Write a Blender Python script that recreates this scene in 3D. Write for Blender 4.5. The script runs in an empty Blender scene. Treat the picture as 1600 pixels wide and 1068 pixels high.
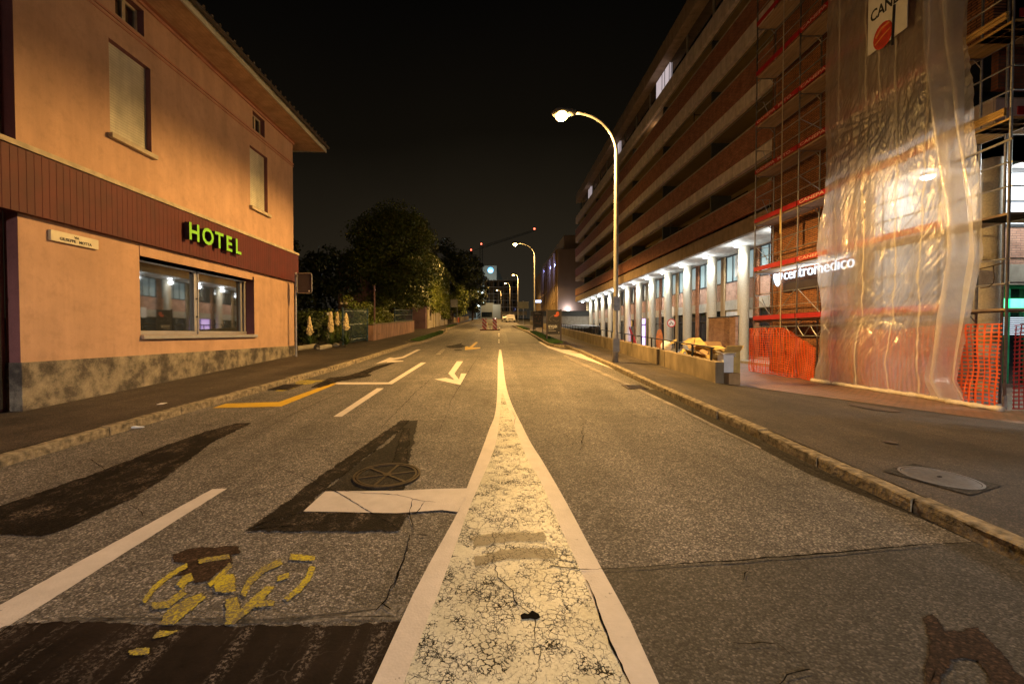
import bpy, math, random
from mathutils import Vector, Matrix, noise
R = math.radians
rnd = random.Random(7)
scene = bpy.context.scene
col = scene.collection

# ------------------------------------------------------------------ camera
EYE = 1.6
PITCH = R(1.18)
F = 680.0                      # focal length in pixels of the 1600 px wide photograph
cam_d = bpy.data.cameras.new('camera')
cam = bpy.data.objects.new('camera', cam_d)
col.objects.link(cam)
cam.location = (0, 0, EYE)
cam.rotation_euler = (math.pi / 2 - PITCH, 0, 0)
cam_d.sensor_width = 36.0
cam_d.lens = F * 36.0 / 1600.0
cam_d.shift_x = (800 - 777) / 1600.0
cam_d.clip_start = 0.05
cam_d.clip_end = 3000
scene.camera = cam

# ------------------------------------------------------------------ world: night sky with a faint town glow near the horizon
world = bpy.data.worlds.new('World')
scene.world = world
world.use_nodes = True
wn, wl = world.node_tree.nodes, world.node_tree.links
bg = wn['Background']
tc = wn.new('ShaderNodeTexCoord')
sx = wn.new('ShaderNodeSeparateXYZ')
wl.new(tc.outputs['Generated'], sx.inputs[0])
cr = wn.new('ShaderNodeValToRGB')
e = cr.color_ramp.elements
e[0].position = 0.0; e[0].color = (0.0140, 0.0115, 0.0080, 1)
e[1].position = 0.75; e[1].color = (0.0007, 0.0006, 0.0005, 1)
m = cr.color_ramp.elements.new(0.22); m.color = (0.0084, 0.0064, 0.0038, 1)
m = cr.color_ramp.elements.new(0.45); m.color = (0.0026, 0.0020, 0.0012, 1)
nz = wn.new('ShaderNodeTexNoise'); nz.inputs['Scale'].default_value = 2.2; nz.inputs['Detail'].default_value = 4
wl.new(tc.outputs['Generated'], nz.inputs['Vector'])
ma = wn.new('ShaderNodeMath'); ma.operation = 'MULTIPLY_ADD'; ma.inputs[1].default_value = 0.16; ma.inputs[2].default_value = -0.08
wl.new(nz.outputs['Fac'], ma.inputs[0])
ad = wn.new('ShaderNodeMath'); ad.operation = 'ADD'
wl.new(sx.outputs['Z'], ad.inputs[0]); wl.new(ma.outputs[0], ad.inputs[1])
ab_ = wn.new('ShaderNodeMath'); ab_.operation = 'MULTIPLY_ADD'; ab_.inputs[1].default_value = -0.62; ab_.inputs[2].default_value = 0.60
wl.new(sx.outputs['Y'], ab_.inputs[0])
ad2 = wn.new('ShaderNodeMath'); ad2.operation = 'ADD'
wl.new(ad.outputs[0], ad2.inputs[0]); wl.new(ab_.outputs[0], ad2.inputs[1])
wl.new(ad2.outputs[0], cr.inputs[0])
wl.new(cr.outputs[0], bg.inputs['Color'])
bg.inputs['Strength'].default_value = 1.0

scene.view_settings.view_transform = 'Standard'
scene.view_settings.look = 'None'
scene.view_settings.gamma = 1.0
scene.view_settings.exposure = 0.95
scene.render.engine = 'CYCLES'
cy = scene.cycles
cy.use_denoising = True
cy.max_bounces = 7; cy.diffuse_bounces = 3; cy.glossy_bounces = 3; cy.transparent_max_bounces = 14
cy.sample_clamp_indirect = 3.0
cy.caustics_reflective = False; cy.caustics_refractive = False

# ------------------------------------------------------------------ lamps' strengths in one place
SODIUM = (1.0, 0.56, 0.16)
SODIUM_SOFT = (1.0, 0.88, 0.78)
COOL = (0.93, 0.97, 0.95)
P_STREET = 4300.0
P_STREET_NEAR = 4200.0
P_SOFFIT = 175.0

# ------------------------------------------------------------------ helpers
cp_, sp_ = math.cos(PITCH), math.sin(PITCH)
SL = 0.044                     # the road climbs 4.4 percent away from the camera

def ray(px, py):
    u = (px - 777) / F; v = (534 - py) / F
    return u, cp_ + v * sp_, -sp_ + v * cp_

def G(px, py, dz=0.0):         # a point of the sloping road surface
    a, b, c = ray(px, py)
    t = (EYE - dz) / (SL * b - c)
    return (a * t, b * t, SL * b * t + dz)

def FX(px, py, X):             # a point of the vertical plane x = X
    a, b, c = ray(px, py)
    t = X / a
    return (b * t, EYE + c * t)

def FY(px, py, Y):
    a, b, c = ray(px, py)
    t = Y / b
    return (a * t, EYE + c * t)

def YX(px, X):                 # depth at which column px meets the plane x = X (at eye height)
    return FX(px, 520, X)[0]

class MB:
    def __init__(s): s.v = []; s.f = []; s.sm = False
    def quad(s, a, b, c, d):
        n = len(s.v); s.v += [a, b, c, d]; s.f.append((n, n+1, n+2, n+3))
    def poly(s, pts):
        n = len(s.v); s.v += list(pts); s.f.append(tuple(range(n, n+len(pts))))
    def box(s, x0, x1, y0, y1, z0, z1):
        if x0 > x1: x0, x1 = x1, x0
        if y0 > y1: y0, y1 = y1, y0
        if z0 > z1: z0, z1 = z1, z0
        n = len(s.v)
        s.v += [(x0,y0,z0),(x1,y0,z0),(x1,y1,z0),(x0,y1,z0),(x0,y0,z1),(x1,y0,z1),(x1,y1,z1),(x0,y1,z1)]
        s.f += [(n,n+3,n+2,n+1),(n+4,n+5,n+6,n+7),(n,n+1,n+5,n+4),(n+1,n+2,n+6,n+5),(n+2,n+3,n+7,n+6),(n+3,n,n+4,n+7)]
        return s
    def obox(s, c, ax, ay, az):   # oriented box: centre and three half axes
        c = Vector(c); ax = Vector(ax); ay = Vector(ay); az = Vector(az)
        n = len(s.v)
        for k in (-1, 1):
            for i, j in ((-1,-1),(1,-1),(1,1),(-1,1)):
                s.v.append(tuple(c + ax*i + ay*j + az*k))
        s.f += [(n,n+3,n+2,n+1),(n+4,n+5,n+6,n+7),(n,n+1,n+5,n+4),(n+1,n+2,n+6,n+5),(n+2,n+3,n+7,n+6),(n+3,n,n+4,n+7)]
        return s
    def path(s, pts, rad, k=8, cap=True):
        pts = [Vector(p) for p in pts]
        rings = []
        for i, p in enumerate(pts):
            d = (pts[min(i+1, len(pts)-1)] - pts[max(i-1, 0)]).normalized()
            a = Vector((0,0,1)) if abs(d.z) < 0.9 else Vector((1,0,0))
            u = d.cross(a).normalized(); w = d.cross(u)
            r = rad[i] if isinstance(rad, (list, tuple)) else rad
            n = len(s.v)
            for j in range(k):
                t = 2*math.pi*j/k
                s.v.append(tuple(p + u*(math.cos(t)*r) + w*(math.sin(t)*r)))
            rings.append(n)
        for a, b in zip(rings, rings[1:]):
            for j in range(k):
                s.f.append((a+j, a+(j+1)%k, b+(j+1)%k, b+j))
        if cap:
            s.f.append(tuple(rings[0]+j for j in range(k-1,-1,-1)))
            s.f.append(tuple(rings[-1]+j for j in range(k)))
        return s
    def tube(s, p, q, r, k=8): return s.path([p, q], r, k)
    def sphere(s, c, rx, ry, rz, n=10, m=7, z0=-1.0, z1=1.0):
        base = len(s.v)
        for i in range(m+1):
            zz = z0 + (z1-z0)*i/m
            zz = max(-1, min(1, math.sin(math.pi/2*zz)))
            rr = math.sqrt(max(0, 1-zz*zz))
            for j in range(n):
                t = 2*math.pi*j/n
                s.v.append((c[0]+rx*rr*math.cos(t), c[1]+ry*rr*math.sin(t), c[2]+rz*zz))
        for i in range(m):
            for j in range(n):
                s.f.append((base+i*n+j, base+i*n+(j+1)%n, base+(i+1)*n+(j+1)%n, base+(i+1)*n+j))
        s.f.append(tuple(base+j for j in range(n-1,-1,-1)))
        s.f.append(tuple(base+m*n+j for j in range(n)))
        return s
    def grid(s, nu, nv, fn):
        n = len(s.v)
        for i in range(nu+1):
            for j in range(nv+1): s.v.append(fn(i/nu, j/nv))
        for i in range(nu):
            for j in range(nv):
                a = n + i*(nv+1) + j
                s.f.append((a, a+nv+1, a+nv+2, a+1))
        return s
    def build(s, name, m, parent=None, smooth=False, bevel=0, loc=None):
        me = bpy.data.meshes.new(name)
        off = Vector(parent.get('_o', (0,0,0))) if parent else (Vector(loc) if loc else Vector((0,0,0)))
        me.from_pydata([(p[0]-off[0], p[1]-off[1], p[2]-off[2]) for p in s.v], [], s.f)
        me.materials.append(m)
        if smooth or s.sm: me.polygons.foreach_set('use_smooth', [True]*len(me.polygons))
        me.update()
        o = bpy.data.objects.new(name, me); col.objects.link(o)
        if parent: o.parent = parent; o['_o'] = tuple(off)
        else: o.location = off
        if bevel:
            b = o.modifiers.new('bevel', 'BEVEL'); b.width = bevel; b.segments = 2; b.limit_method = 'ANGLE'
        return o

def root(name, label, cat, loc=(0,0,0), group=None):
    o = bpy.data.objects.new(name, None); col.objects.link(o)
    o.location = loc; o['_o'] = tuple(loc); o.empty_display_size = 0.3
    o['label'] = label; o['category'] = cat
    if group: o['group'] = group
    return o

def tag(o, label, cat, group=None):
    o['label'] = label; o['category'] = cat
    if group: o['group'] = group
    return o

def struct(o): o['kind'] = 'structure'; return o

def kids(o): return [c for c in bpy.data.objects if c.parent == o]

def dup(o, loc, rz=None, label=None, parent=None, scale=None):
    c = o.copy(); col.objects.link(c)
    if parent is None:
        c.location = loc
        if rz is not None: c.rotation_euler = (0, 0, rz)
        if scale: c.scale = scale
        if label: c['label'] = label
    else: c.parent = parent
    for ch in kids_cache(o): dup(ch, None, parent=c)
    return c

_kc = {}
def kids_cache(o):
    if o.name not in _kc: _kc[o.name] = kids(o)
    return _kc[o.name]

# ---- materials
def _new(name):
    m = bpy.data.materials.new(name); m.use_nodes = True
    nt = m.node_tree
    return m, nt, nt.nodes, nt.links, nt.nodes['Principled BSDF']

def _coord(n, l, scale=(1,1,1), kind='Object'):
    tc = n.new('ShaderNodeTexCoord'); mp = n.new('ShaderNodeMapping')
    mp.inputs['Scale'].default_value = scale
    l.new(tc.outputs[kind], mp.inputs['Vector'])
    return mp.outputs[0]

def _noise(n, l, vec, scale, detail=5, rough=0.55):
    t = n.new('ShaderNodeTexNoise'); t.inputs['Scale'].default_value = scale
    t.inputs['Detail'].default_value = detail; t.inputs['Roughness'].default_value = rough
    l.new(vec, t.inputs['Vector']); return t.outputs['Fac']

def _ramp(n, l, fac, stops):
    r = n.new('ShaderNodeValToRGB'); l.new(fac, r.inputs[0])
    el = r.color_ramp.elements
    while len(el) > len(stops): el.remove(el[-1])
    for i, (p, c) in enumerate(stops):
        if i >= len(el): el.new(p)
        el[i].position = p
        el[i].color = (*c, 1) if isinstance(c, tuple) else (c, c, c, 1)
    return r.outputs[0]

def _mix(n, l, fac, a, b, mode='MIX'):
    x = n.new('ShaderNodeMix'); x.data_type = 'RGBA'; x.blend_type = mode
    for sck, val in ((x.inputs[0], fac), (x.inputs[6], a), (x.inputs[7], b)):
        if isinstance(val, bpy.types.NodeSocket): l.new(val, sck)
        elif isinstance(val, (tuple, list)): sck.default_value = (*val, 1)
        else: sck.default_value = val
    return x.outputs[2]

def _bump(n, l, b, h, strength=0.3, dist=0.02):
    x = n.new('ShaderNodeBump'); x.inputs['Strength'].default_value = strength
    x.inputs['Distance'].default_value = dist
    l.new(h, x.inputs['Height']); l.new(x.outputs[0], b.inputs['Normal'])

def sc(c, k): return tuple(min(1, x*k) for x in c)

def plain(name, c, rough=0.7, metal=0.0, var=0.25, scale=6.0, bump=0.15, spec=0.5, stretch=(1,1,1), bs=40, bd=0.004):
    m, nt, n, l, b = _new(name)
    v = _coord(n, l, stretch)
    f = _noise(n, l, v, scale, 6)
    l.new(_ramp(n, l, f, [(0.28, sc(c, 1-var)), (0.72, sc(c, 1+var))]), b.inputs['Base Color'])
    b.inputs['Roughness'].default_value = rough; b.inputs['Metallic'].default_value = metal
    b.inputs['Specular IOR Level'].default_value = spec
    if bump: _bump(n, l, b, _noise(n, l, v, bs, 4), bump, bd)
    return m

def emis(name, c, s, base=(0.8,0.8,0.8)):
    m, nt, n, l, b = _new(name)
    b.inputs['Base Color'].default_value = (*base, 1)
    b.inputs['Emission Color'].default_value = (*c, 1)
    b.inputs['Emission Strength'].default_value = s
    b.inputs['Roughness'].default_value = 0.5
    return m

def asphalt(name, lo, hi, sc_=75, speck=0.5, warm=(1,0.95,0.88), rough=0.75, bump=0.5, crack=0.0, blot=0.35, chips=0):
    m, nt, n, l, b = _new(name)
    v = _coord(n, l)
    vo = n.new('ShaderNodeTexVoronoi'); vo.inputs['Scale'].default_value = sc_
    vo.inputs['Randomness'].default_value = 1
    l.new(v, vo.inputs['Vector'])
    sep = n.new('ShaderNodeSeparateColor'); l.new(vo.outputs['Color'], sep.inputs[0])
    stone = _ramp(n, l, sep.outputs[0], [(0.0, sc(warm, lo)), (0.45, sc(warm, lo + (hi-lo)*0.22)), (0.8, sc(warm, lo + (hi-lo)*0.5)), (0.97, sc(warm, hi))])
    gap = _ramp(n, l, vo.outputs['Distance'], [(0.35, 1.0), (0.75, 1.0-speck)])
    c = _mix(n, l, 1.0, stone, gap, 'MULTIPLY')
    big = _ramp(n, l, _noise(n, l, v, 0.9, 7, 0.65), [(0.3, 1-blot), (0.7, 1+blot*0.6)])
    c = _mix(n, l, 1.0, c, big, 'MULTIPLY')
    mid = _ramp(n, l, _noise(n, l, v, 9, 4, 0.6), [(0.3, 0.8), (0.7, 1.15)])
    c = _mix(n, l, 1.0, c, mid, 'MULTIPLY')
    lane = _ramp(n, l, _noise(n, l, _coord(n, l, (1.25, 0.05, 1)), 1.0, 4, 0.6), [(0.36, 0.74), (0.62, 1.18)])
    c = _mix(n, l, 1.0, c, lane, 'MULTIPLY')
    oil = _ramp(n, l, _noise(n, l, v, 2.3, 4, 0.6), [(0.66, 1.0), (0.74, 0.55)])
    c = _mix(n, l, 1.0, c, oil, 'MULTIPLY')
    if chips:
        ck = _ramp(n, l, _noise(n, l, _coord(n, l, (1, 0.6, 1)), 5, 8, 0.85), [(0.50, 0.0), (0.62, 1.0)])
        st2 = _ramp(n, l, sep.outputs[1], [(0.45, 0.0), (0.6, 1.0)])
        c = _mix(n, l, _mix(n, l, 1.0, ck, st2, 'MULTIPLY'), c, sc(warm, chips))
    if crack:
        w = n.new('ShaderNodeTexNoise'); w.inputs['Scale'].default_value = 3; w.inputs['Detail'].default_value = 4
        l.new(v, w.inputs['Vector'])
        wv = _mix(n, l, 0.12, v, w.outputs['Color'], 'ADD')
        ve = n.new('ShaderNodeTexVoronoi'); ve.feature = 'DISTANCE_TO_EDGE'; ve.inputs['Scale'].default_value = 0.8
        l.new(wv, ve.inputs['Vector'])
        line = _ramp(n, l, ve.outputs['Distance'], [(0.0, 1.0), (0.006, 0.0)])
        msk = _ramp(n, l, _noise(n, l, v, 0.6, 2), [(0.52, 0.0), (0.6, crack)])
        fac = _mix(n, l, 1.0, line, msk, 'MULTIPLY')
        c = _mix(n, l, fac, c, (0.01, 0.008, 0.006))
    l.new(c, b.inputs['Base Color'])
    b.inputs['Roughness'].default_value = rough
    b.inputs['Specular IOR Level'].default_value = 0.4 if hi > 0.1 else 0.12
    inv = n.new('ShaderNodeMath'); inv.operation = 'SUBTRACT'; inv.inputs[0].default_value = 1
    l.new(vo.outputs['Distance'], inv.inputs[1])
    _bump(n, l, b, inv.outputs[0], bump, 0.006)
    return m

def brick(name, c1, c2, mortar, axis='y', w=0.25, h=0.075, ms=0.012, var=0.3, rough=0.85):
    m, nt, n, l, b = _new(name)
    tc = n.new('ShaderNodeTexCoord'); s = n.new('ShaderNodeSeparateXYZ'); cb = n.new('ShaderNodeCombineXYZ')
    l.new(tc.outputs['Object'], s.inputs[0])
    l.new(s.outputs['Y' if axis == 'y' else 'X'], cb.inputs[0])
    l.new(s.outputs['Y' if axis == 'g' else 'Z'], cb.inputs[1])
    br = n.new('ShaderNodeTexBrick')
    br.inputs['Scale'].default_value = 1; br.inputs['Brick Width'].default_value = w; br.inputs['Row Height'].default_value = h
    br.inputs['Mortar Size'].default_value = ms; br.inputs['Mortar Smooth'].default_value = 0.2
    br.inputs['Color1'].default_value = (*c1, 1); br.inputs['Color2'].default_value = (*c2, 1)
    br.inputs['Mortar'].default_value = (*mortar, 1); br.inputs['Bias'].default_value = -0.2
    l.new(cb.outputs[0], br.inputs['Vector'])
    f = _ramp(n, l, _noise(n, l, tc.outputs['Object'], 2.5, 6, 0.65), [(0.3, 1-var), (0.7, 1+var)])
    l.new(_mix(n, l, 1.0, br.outputs['Color'], f, 'MULTIPLY'), b.inputs['Base Color'])
    b.inputs['Roughness'].default_value = rough
    inv = n.new('ShaderNodeMath'); inv.operation = 'SUBTRACT'; inv.inputs[0].default_value = 1
    l.new(br.outputs['Fac'], inv.inputs[1])
    _bump(n, l, b, inv.outputs[0], 0.6, 0.008)
    return m

def glass(name, tint=(0.02,0.025,0.03), rough=0.03, spec=0.9):
    m, nt, n, l, b = _new(name)
    b.inputs['Base Color'].default_value = (*tint, 1)
    b.inputs['Roughness'].default_value = rough
    b.inputs['IOR'].default_value = 1.9
    b.inputs['Specular IOR Level'].default_value = spec
    b.inputs['Coat Weight'].default_value = 0.5
    b.inputs['Coat Roughness'].default_value = 0.02
    return m

def paint(name, c, wear=0.45, wscale=30, under=(0.07,0.062,0.055), rough=0.6, speck=75, soft=0.04):
    m, nt, n, l, b = _new(name)
    v = _coord(n, l)
    f = _noise(n, l, v, wscale, 6, 0.7)
    g = _noise(n, l, v, 2.5, 4)
    t = n.new('ShaderNodeMath'); t.operation = 'MULTIPLY_ADD'; t.inputs[1].default_value = 0.5
    l.new(g, t.inputs[0]); l.new(f, t.inputs[2])
    k = _ramp(n, l, t.outputs[0], [(wear-soft, 0.0), (wear+soft*1.2, 1.0)])
    colr = _ramp(n, l, _noise(n, l, v, 5, 6, 0.7), [(0.3, sc(c, 0.78)), (0.7, c)])
    l.new(_mix(n, l, k, under, colr), b.inputs['Base Color'])
    b.inputs['Roughness'].default_value = rough
    vo = n.new('ShaderNodeTexVoronoi'); vo.inputs['Scale'].default_value = speck
    l.new(v, vo.inputs['Vector'])
    _bump(n, l, b, vo.outputs['Distance'], 0.25, 0.004)
    return m

M = {}
M['road'] = asphalt('coarse asphalt', 0.065, 0.40, 84, 0.55, (1,0.91,0.83), bump=0.8, crack=0.35)
M['smooth'] = asphalt('fine asphalt', 0.032, 0.15, 90, 0.4, (1,0.92,0.84), bump=0.45, blot=0.3, crack=0.4)
M['walk'] = asphalt('pavement asphalt', 0.036, 0.17, 100, 0.45, (1,0.78,0.62), bump=0.45, blot=0.55, crack=0.3)
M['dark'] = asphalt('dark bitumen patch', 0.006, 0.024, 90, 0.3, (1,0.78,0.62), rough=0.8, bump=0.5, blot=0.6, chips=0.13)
M['darkmid'] = asphalt('worn bitumen patch', 0.014, 0.075, 80, 0.5, (1,0.88,0.76), bump=0.4, blot=0.5)
M['crack'] = plain('crack filler', (0.006,0.005,0.004), 0.9, var=0.3, bump=0, spec=0.05)
M['gutter'] = asphalt('gutter asphalt', 0.03, 0.10, 70, 0.4, (1,0.88,0.75), bump=0.4)
M['white'] = paint('white road paint', (0.62,0.56,0.52), 0.50)
M['white2'] = paint('thin white road paint', (0.36,0.31,0.25), 0.78, 45, (0.12,0.105,0.09))
M['yellow'] = paint('yellow road paint', (0.62,0.40,0.03), 0.56)
M['yellowworn'] = paint('worn yellow road paint', (0.56,0.46,0.02), 0.76, 70, (0.12,0.10,0.075), soft=.09)
def soften(m0, name, nscale=9, amp=0.9, detail=7, amax=1.0):
    # the same surface, thinning out raggedly towards its rim (attribute 'rim': 0 outside, 1 inside)
    m = m0.copy(); m.name = name; nt = m.node_tree; n, l = nt.nodes, nt.links; b = n['Principled BSDF']
    at = n.new('ShaderNodeAttribute'); at.attribute_name = 'rim'
    f = _noise(n, l, _coord(n, l), nscale, detail, 0.75)
    x = n.new('ShaderNodeMath'); x.operation = 'MULTIPLY_ADD'; x.inputs[1].default_value = amp*2; x.inputs[2].default_value = -amp
    l.new(f, x.inputs[0])
    y = n.new('ShaderNodeMath'); y.operation = 'ADD'; l.new(x.outputs[0], y.inputs[0]); l.new(at.outputs['Fac'], y.inputs[1])
    l.new(_ramp(n, l, y.outputs[0], [(0.38, 0.0), (0.62, amax)]), b.inputs['Alpha'])
    return m
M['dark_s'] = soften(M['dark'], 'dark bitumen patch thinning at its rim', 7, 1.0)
M['darkmid_s'] = soften(M['darkmid'], 'worn bitumen patch thinning at its rim', 7, 1.0)
M['yellow_s'] = soften(M['yellowworn'], 'worn yellow road paint with frayed rim', 28, 1.5)
M['soil'] = plain('ground soil', (0.05,0.045,0.035), 0.95, scale=0.5)
M['grass'] = plain('grass blades', (0.045,0.10,0.018), 0.7, scale=3, var=0.5, bump=0)

# crackled cream paint of the wedge between the lanes
def crackle(name):
    m, nt, n, l, b = _new(name)
    v = _coord(n, l)
    w = n.new('ShaderNodeTexNoise'); w.inputs['Scale'].default_value = 14; w.inputs['Detail'].default_value = 3
    l.new(v, w.inputs['Vector'])
    wv = _mix(n, l, 0.045, v, w.outputs['Color'], 'ADD')
    def dist(scale, warp):
        w2 = n.new('ShaderNodeTexNoise'); w2.inputs['Scale'].default_value = scale*1.3; w2.inputs['Detail'].default_value = 5; w2.inputs['Roughness'].default_value = 0.7
        l.new(v, w2.inputs['Vector'])
        x = _mix(n, l, warp, v, w2.outputs['Color'], 'ADD')
        ve = n.new('ShaderNodeTexVoronoi'); ve.feature = 'DISTANCE_TO_EDGE'; ve.inputs['Scale'].default_value = scale
        l.new(x, ve.inputs['Vector']); return ve.outputs['Distance']
    def less(d, thr_lo, thr_hi, nscale, lo, hi, nz_detail=4):
        # the crack's width follows a noise, from nothing to a flaked-off hole
        t = _ramp(n, l, _noise(n, l, v, nscale, nz_detail, 0.7), [(lo, thr_lo), (hi, thr_hi)])
        c_ = n.new('ShaderNodeMath'); c_.operation = 'SUBTRACT'; l.new(t, c_.inputs[0]); l.new(d, c_.inputs[1])
        return _ramp(n, l, c_.outputs[0], [(0.0, 0.0), (0.02, 1.0)])
    f = less(dist(27, 0.04), -0.05, 0.10, 5.0, 0.44, 0.76)
    f = _mix(n, l, 1.0, f, less(dist(42, 0.03), -0.10, 0.24, 7.0, 0.50, 0.80), 'LIGHTEN')
    f = _mix(n, l, 1.0, f, less(dist(11, 0.08), -0.01, 0.035, 2.0, 0.42, 0.66), 'LIGHTEN')
    f = _mix(n, l, 1.0, f, _ramp(n, l, _noise(n, l, v, 42, 4, 0.6), [(0.66, 0.0), (0.70, 1.0)]), 'LIGHTEN')
    cream = _ramp(n, l, _noise(n, l, v, 3.5, 6, 0.7), [(0.3, (0.44,0.435,0.36)), (0.5, (0.55,0.545,0.46)), (0.75, (0.64,0.63,0.55))])
    grime = _ramp(n, l, _noise(n, l, v, 1.7, 6, 0.7), [(0.38, 0.80), (0.52, 1.0)])
    cream = _mix(n, l, 1.0, cream, grime, 'MULTIPLY')
    dust = _ramp(n, l, _noise(n, l, v, 70, 5, 0.75), [(0.38, 0.78), (0.6, 1.04)])
    cream = _mix(n, l, 1.0, cream, dust, 'MULTIPLY')
    l.new(_mix(n, l, f, cream, (0.012,0.012,0.010)), b.inputs['Base Color'])
    b.inputs['Roughness'].default_value = 0.5
    inv = n.new('ShaderNodeMath'); inv.operation = 'SUBTRACT'; inv.inputs[0].default_value = 1
    l.new(f, inv.inputs[1]); _bump(n, l, b, inv.outputs[0], 0.6, 0.006)
    l.new(_ramp(n, l, f, [(0.0, 0.5), (1.0, 0.05)]), b.inputs['Specular IOR Level'])
    return m
M['crackle'] = crackle('crackled cream paint')

def stucco(name, c, var=0.12):
    m, nt, n, l, b = _new(name)
    v = _coord(n, l)
    a = _ramp(n, l, _noise(n, l, v, 1.1, 7, 0.7), [(0.3, sc(c, 1-var)), (0.7, sc(c, 1+var))])
    g = _ramp(n, l, _noise(n, l, v, 130, 3, 0.6), [(0.3, 0.82), (0.7, 1.12)])
    dr = _ramp(n, l, _noise(n, l, _coord(n, l, (1.6, 1.6, 0.16)), 1.7, 6, 0.7), [(0.35, 0.88), (0.6, 1.03)])
    a = _mix(n, l, 1.0, a, dr, 'MULTIPLY')
    sm = _ramp(n, l, _noise(n, l, v, 4.5, 8, 0.75), [(0.32, 0.84), (0.5, 1.0)])
    a = _mix(n, l, 1.0, a, sm, 'MULTIPLY')
    l.new(_mix(n, l, 1.0, a, g, 'MULTIPLY'), b.inputs['Base Color'])
    b.inputs['Roughness'].default_value = 0.92
    _bump(n, l, b, _noise(n, l, v, 160, 4), 0.5, 0.006)
    return m
M['stucco'] = stucco('peach render', (0.50,0.315,0.215))
M['trim'] = stucco('salmon trim', (0.50,0.24,0.16))
M['reveal'] = stucco('shaded plum reveal render', (0.26,0.11,0.11))  # plum tone puts the shade of returns and reveals into the colour
M['cream'] = plain('cream painted render', (0.42,0.36,0.26), 0.85)

def plinthm():
    m, nt, n, l, b = _new('stained plinth concrete')
    v = _coord(n, l)
    a = _ramp(n, l, _noise(n, l, v, 2.0, 9, 0.72), [(0.34, (0.04,0.034,0.03)), (0.45, (0.10,0.085,0.07)), (0.53, (0.22,0.19,0.145)), (0.66, (0.36,0.31,0.23))])
    g = _ramp(n, l, _noise(n, l, v, 55, 4, 0.6), [(0.3, 0.8), (0.7, 1.12)])
    l.new(_mix(n, l, 1.0, a, g, 'MULTIPLY'), b.inputs['Base Color'])
    b.inputs['Roughness'].default_value = 0.9
    _bump(n, l, b, _noise(n, l, v, 12, 7, 0.7), 0.6, 0.02)
    return m
M['plinth'] = plinthm()

def grooves(name, c, period=0.12, axis='Y', width=0.08, depth=0.012, rough=0.5, dark=0.35):
    m, nt, n, l, b = _new(name)
    tc = n.new('ShaderNodeTexCoord'); s = n.new('ShaderNodeSeparateXYZ'); l.new(tc.outputs['Object'], s.inputs[0])
    d = n.new('ShaderNodeMath'); d.operation = 'DIVIDE'; d.inputs[1].default_value = period; l.new(s.outputs[axis], d.inputs[0])
    fr = n.new('ShaderNodeMath'); fr.operation = 'FRACT'; l.new(d.outputs[0], fr.inputs[0])
    k = _ramp(n, l, fr.outputs[0], [(0.0, 0.0), (width, 1.0)])
    f = _ramp(n, l, _noise(n, l, tc.outputs['Object'], 3, 5), [(0.3, sc(c, 0.8)), (0.7, sc(c, 1.15))])
    f = _mix(n, l, 1.0, f, _ramp(n, l, _noise(n, l, _coord(n, l, (1.4, 1.4, 0.12)), 2.0, 6, 0.7), [(0.35, 0.78), (0.6, 1.05)]), 'MULTIPLY')
    l.new(_mix(n, l, k, sc(c, dark), f), b.inputs['Base Color'])
    b.inputs['Roughness'].default_value = rough
    _bump(n, l, b, k, 0.8, depth)
    return m
M['cladding'] = grooves('oxblood corrugated cladding', (0.085,0.007,0.005), 0.115, 'Y', 0.09, rough=0.7, dark=0.9)
M['shutter'] = grooves('cream roller shutter', (0.60,0.57,0.45), 0.055, 'Z', 0.25, 0.008, 0.6, 0.55)
M['soffit_wood'] = grooves('eave boards', (0.55,0.38,0.25), 0.09, 'X', 0.12, 0.01, 0.8, 0.5)
M['soffit_white'] = grooves('white slatted soffit', (0.70,0.70,0.68), 0.20, 'X', 0.06, 0.01, 0.6, 0.6)
M['fascia'] = plain('weathered fascia board', (0.42,0.42,0.36), 0.8, var=0.35, scale=4, stretch=(1,0.2,1))
M['tiles'] = plain('dark roof tiles', (0.05,0.04,0.035), 0.9)
M['alu'] = plain('aluminium frame', (0.45,0.43,0.40), 0.4, 0.6, var=0.1, bump=0)
M['alu_dark'] = plain('dark window frame', (0.035,0.035,0.038), 0.4, 0.3, var=0.1, bump=0)
M['glass'] = glass('dark window glass')
M['glass_up'] = glass('upper window glass', (0.01,0.012,0.015), 0.08)
M['stone_sill'] = plain('stone sill', (0.42,0.36,0.27), 0.8)
M['galv'] = plain('galvanised steel', (0.33,0.33,0.34), 0.45, 0.8, var=0.25, scale=12, bump=0.05)
M['greysteel'] = plain('grey painted steel pole', (0.30,0.29,0.27), 0.45, 0.2, var=0.2, scale=7, bump=0.05)
M['black'] = plain('black steel', (0.012,0.012,0.013), 0.5, 0.3, var=0.2, bump=0)
M['iron'] = plain('cast iron', (0.075,0.055,0.035), 0.5, 0.5, var=0.45, scale=20, bump=0.4, bs=60)
M['iron_grey'] = plain('grey cast iron', (0.13,0.115,0.10), 0.55, 0.3, var=0.3, scale=20, bump=0.3)
M['kerb'] = plain('granite kerb', (0.22,0.18,0.12), 0.9, var=0.75, scale=13, bump=0.9, bs=30, bd=0.02)
M['iron_lid'] = plain('worn grey iron lid', (0.16,0.145,0.14), 0.5, 0.3, var=0.3, scale=20, bump=0.3)
M['concrete'] = plain('concrete', (0.34,0.31,0.25), 0.85, var=0.22, scale=3, bump=0.3, bs=30)
M['concrete_stain'] = plain('stained concrete wall', (0.21,0.165,0.105), 0.9, var=0.5, scale=2.2, bump=0.4, bs=30, stretch=(1,1,0.5))
M['column'] = plain('pebbled concrete column', (0.50,0.46,0.36), 0.8, var=0.2, scale=24, bump=0.5, bs=70)
M['grey_band'] = grooves('grey concrete fascia', (0.66,0.575,0.55), 3.54, 'Y', 0.006, 0.01, 0.85, 0.35)
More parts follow.
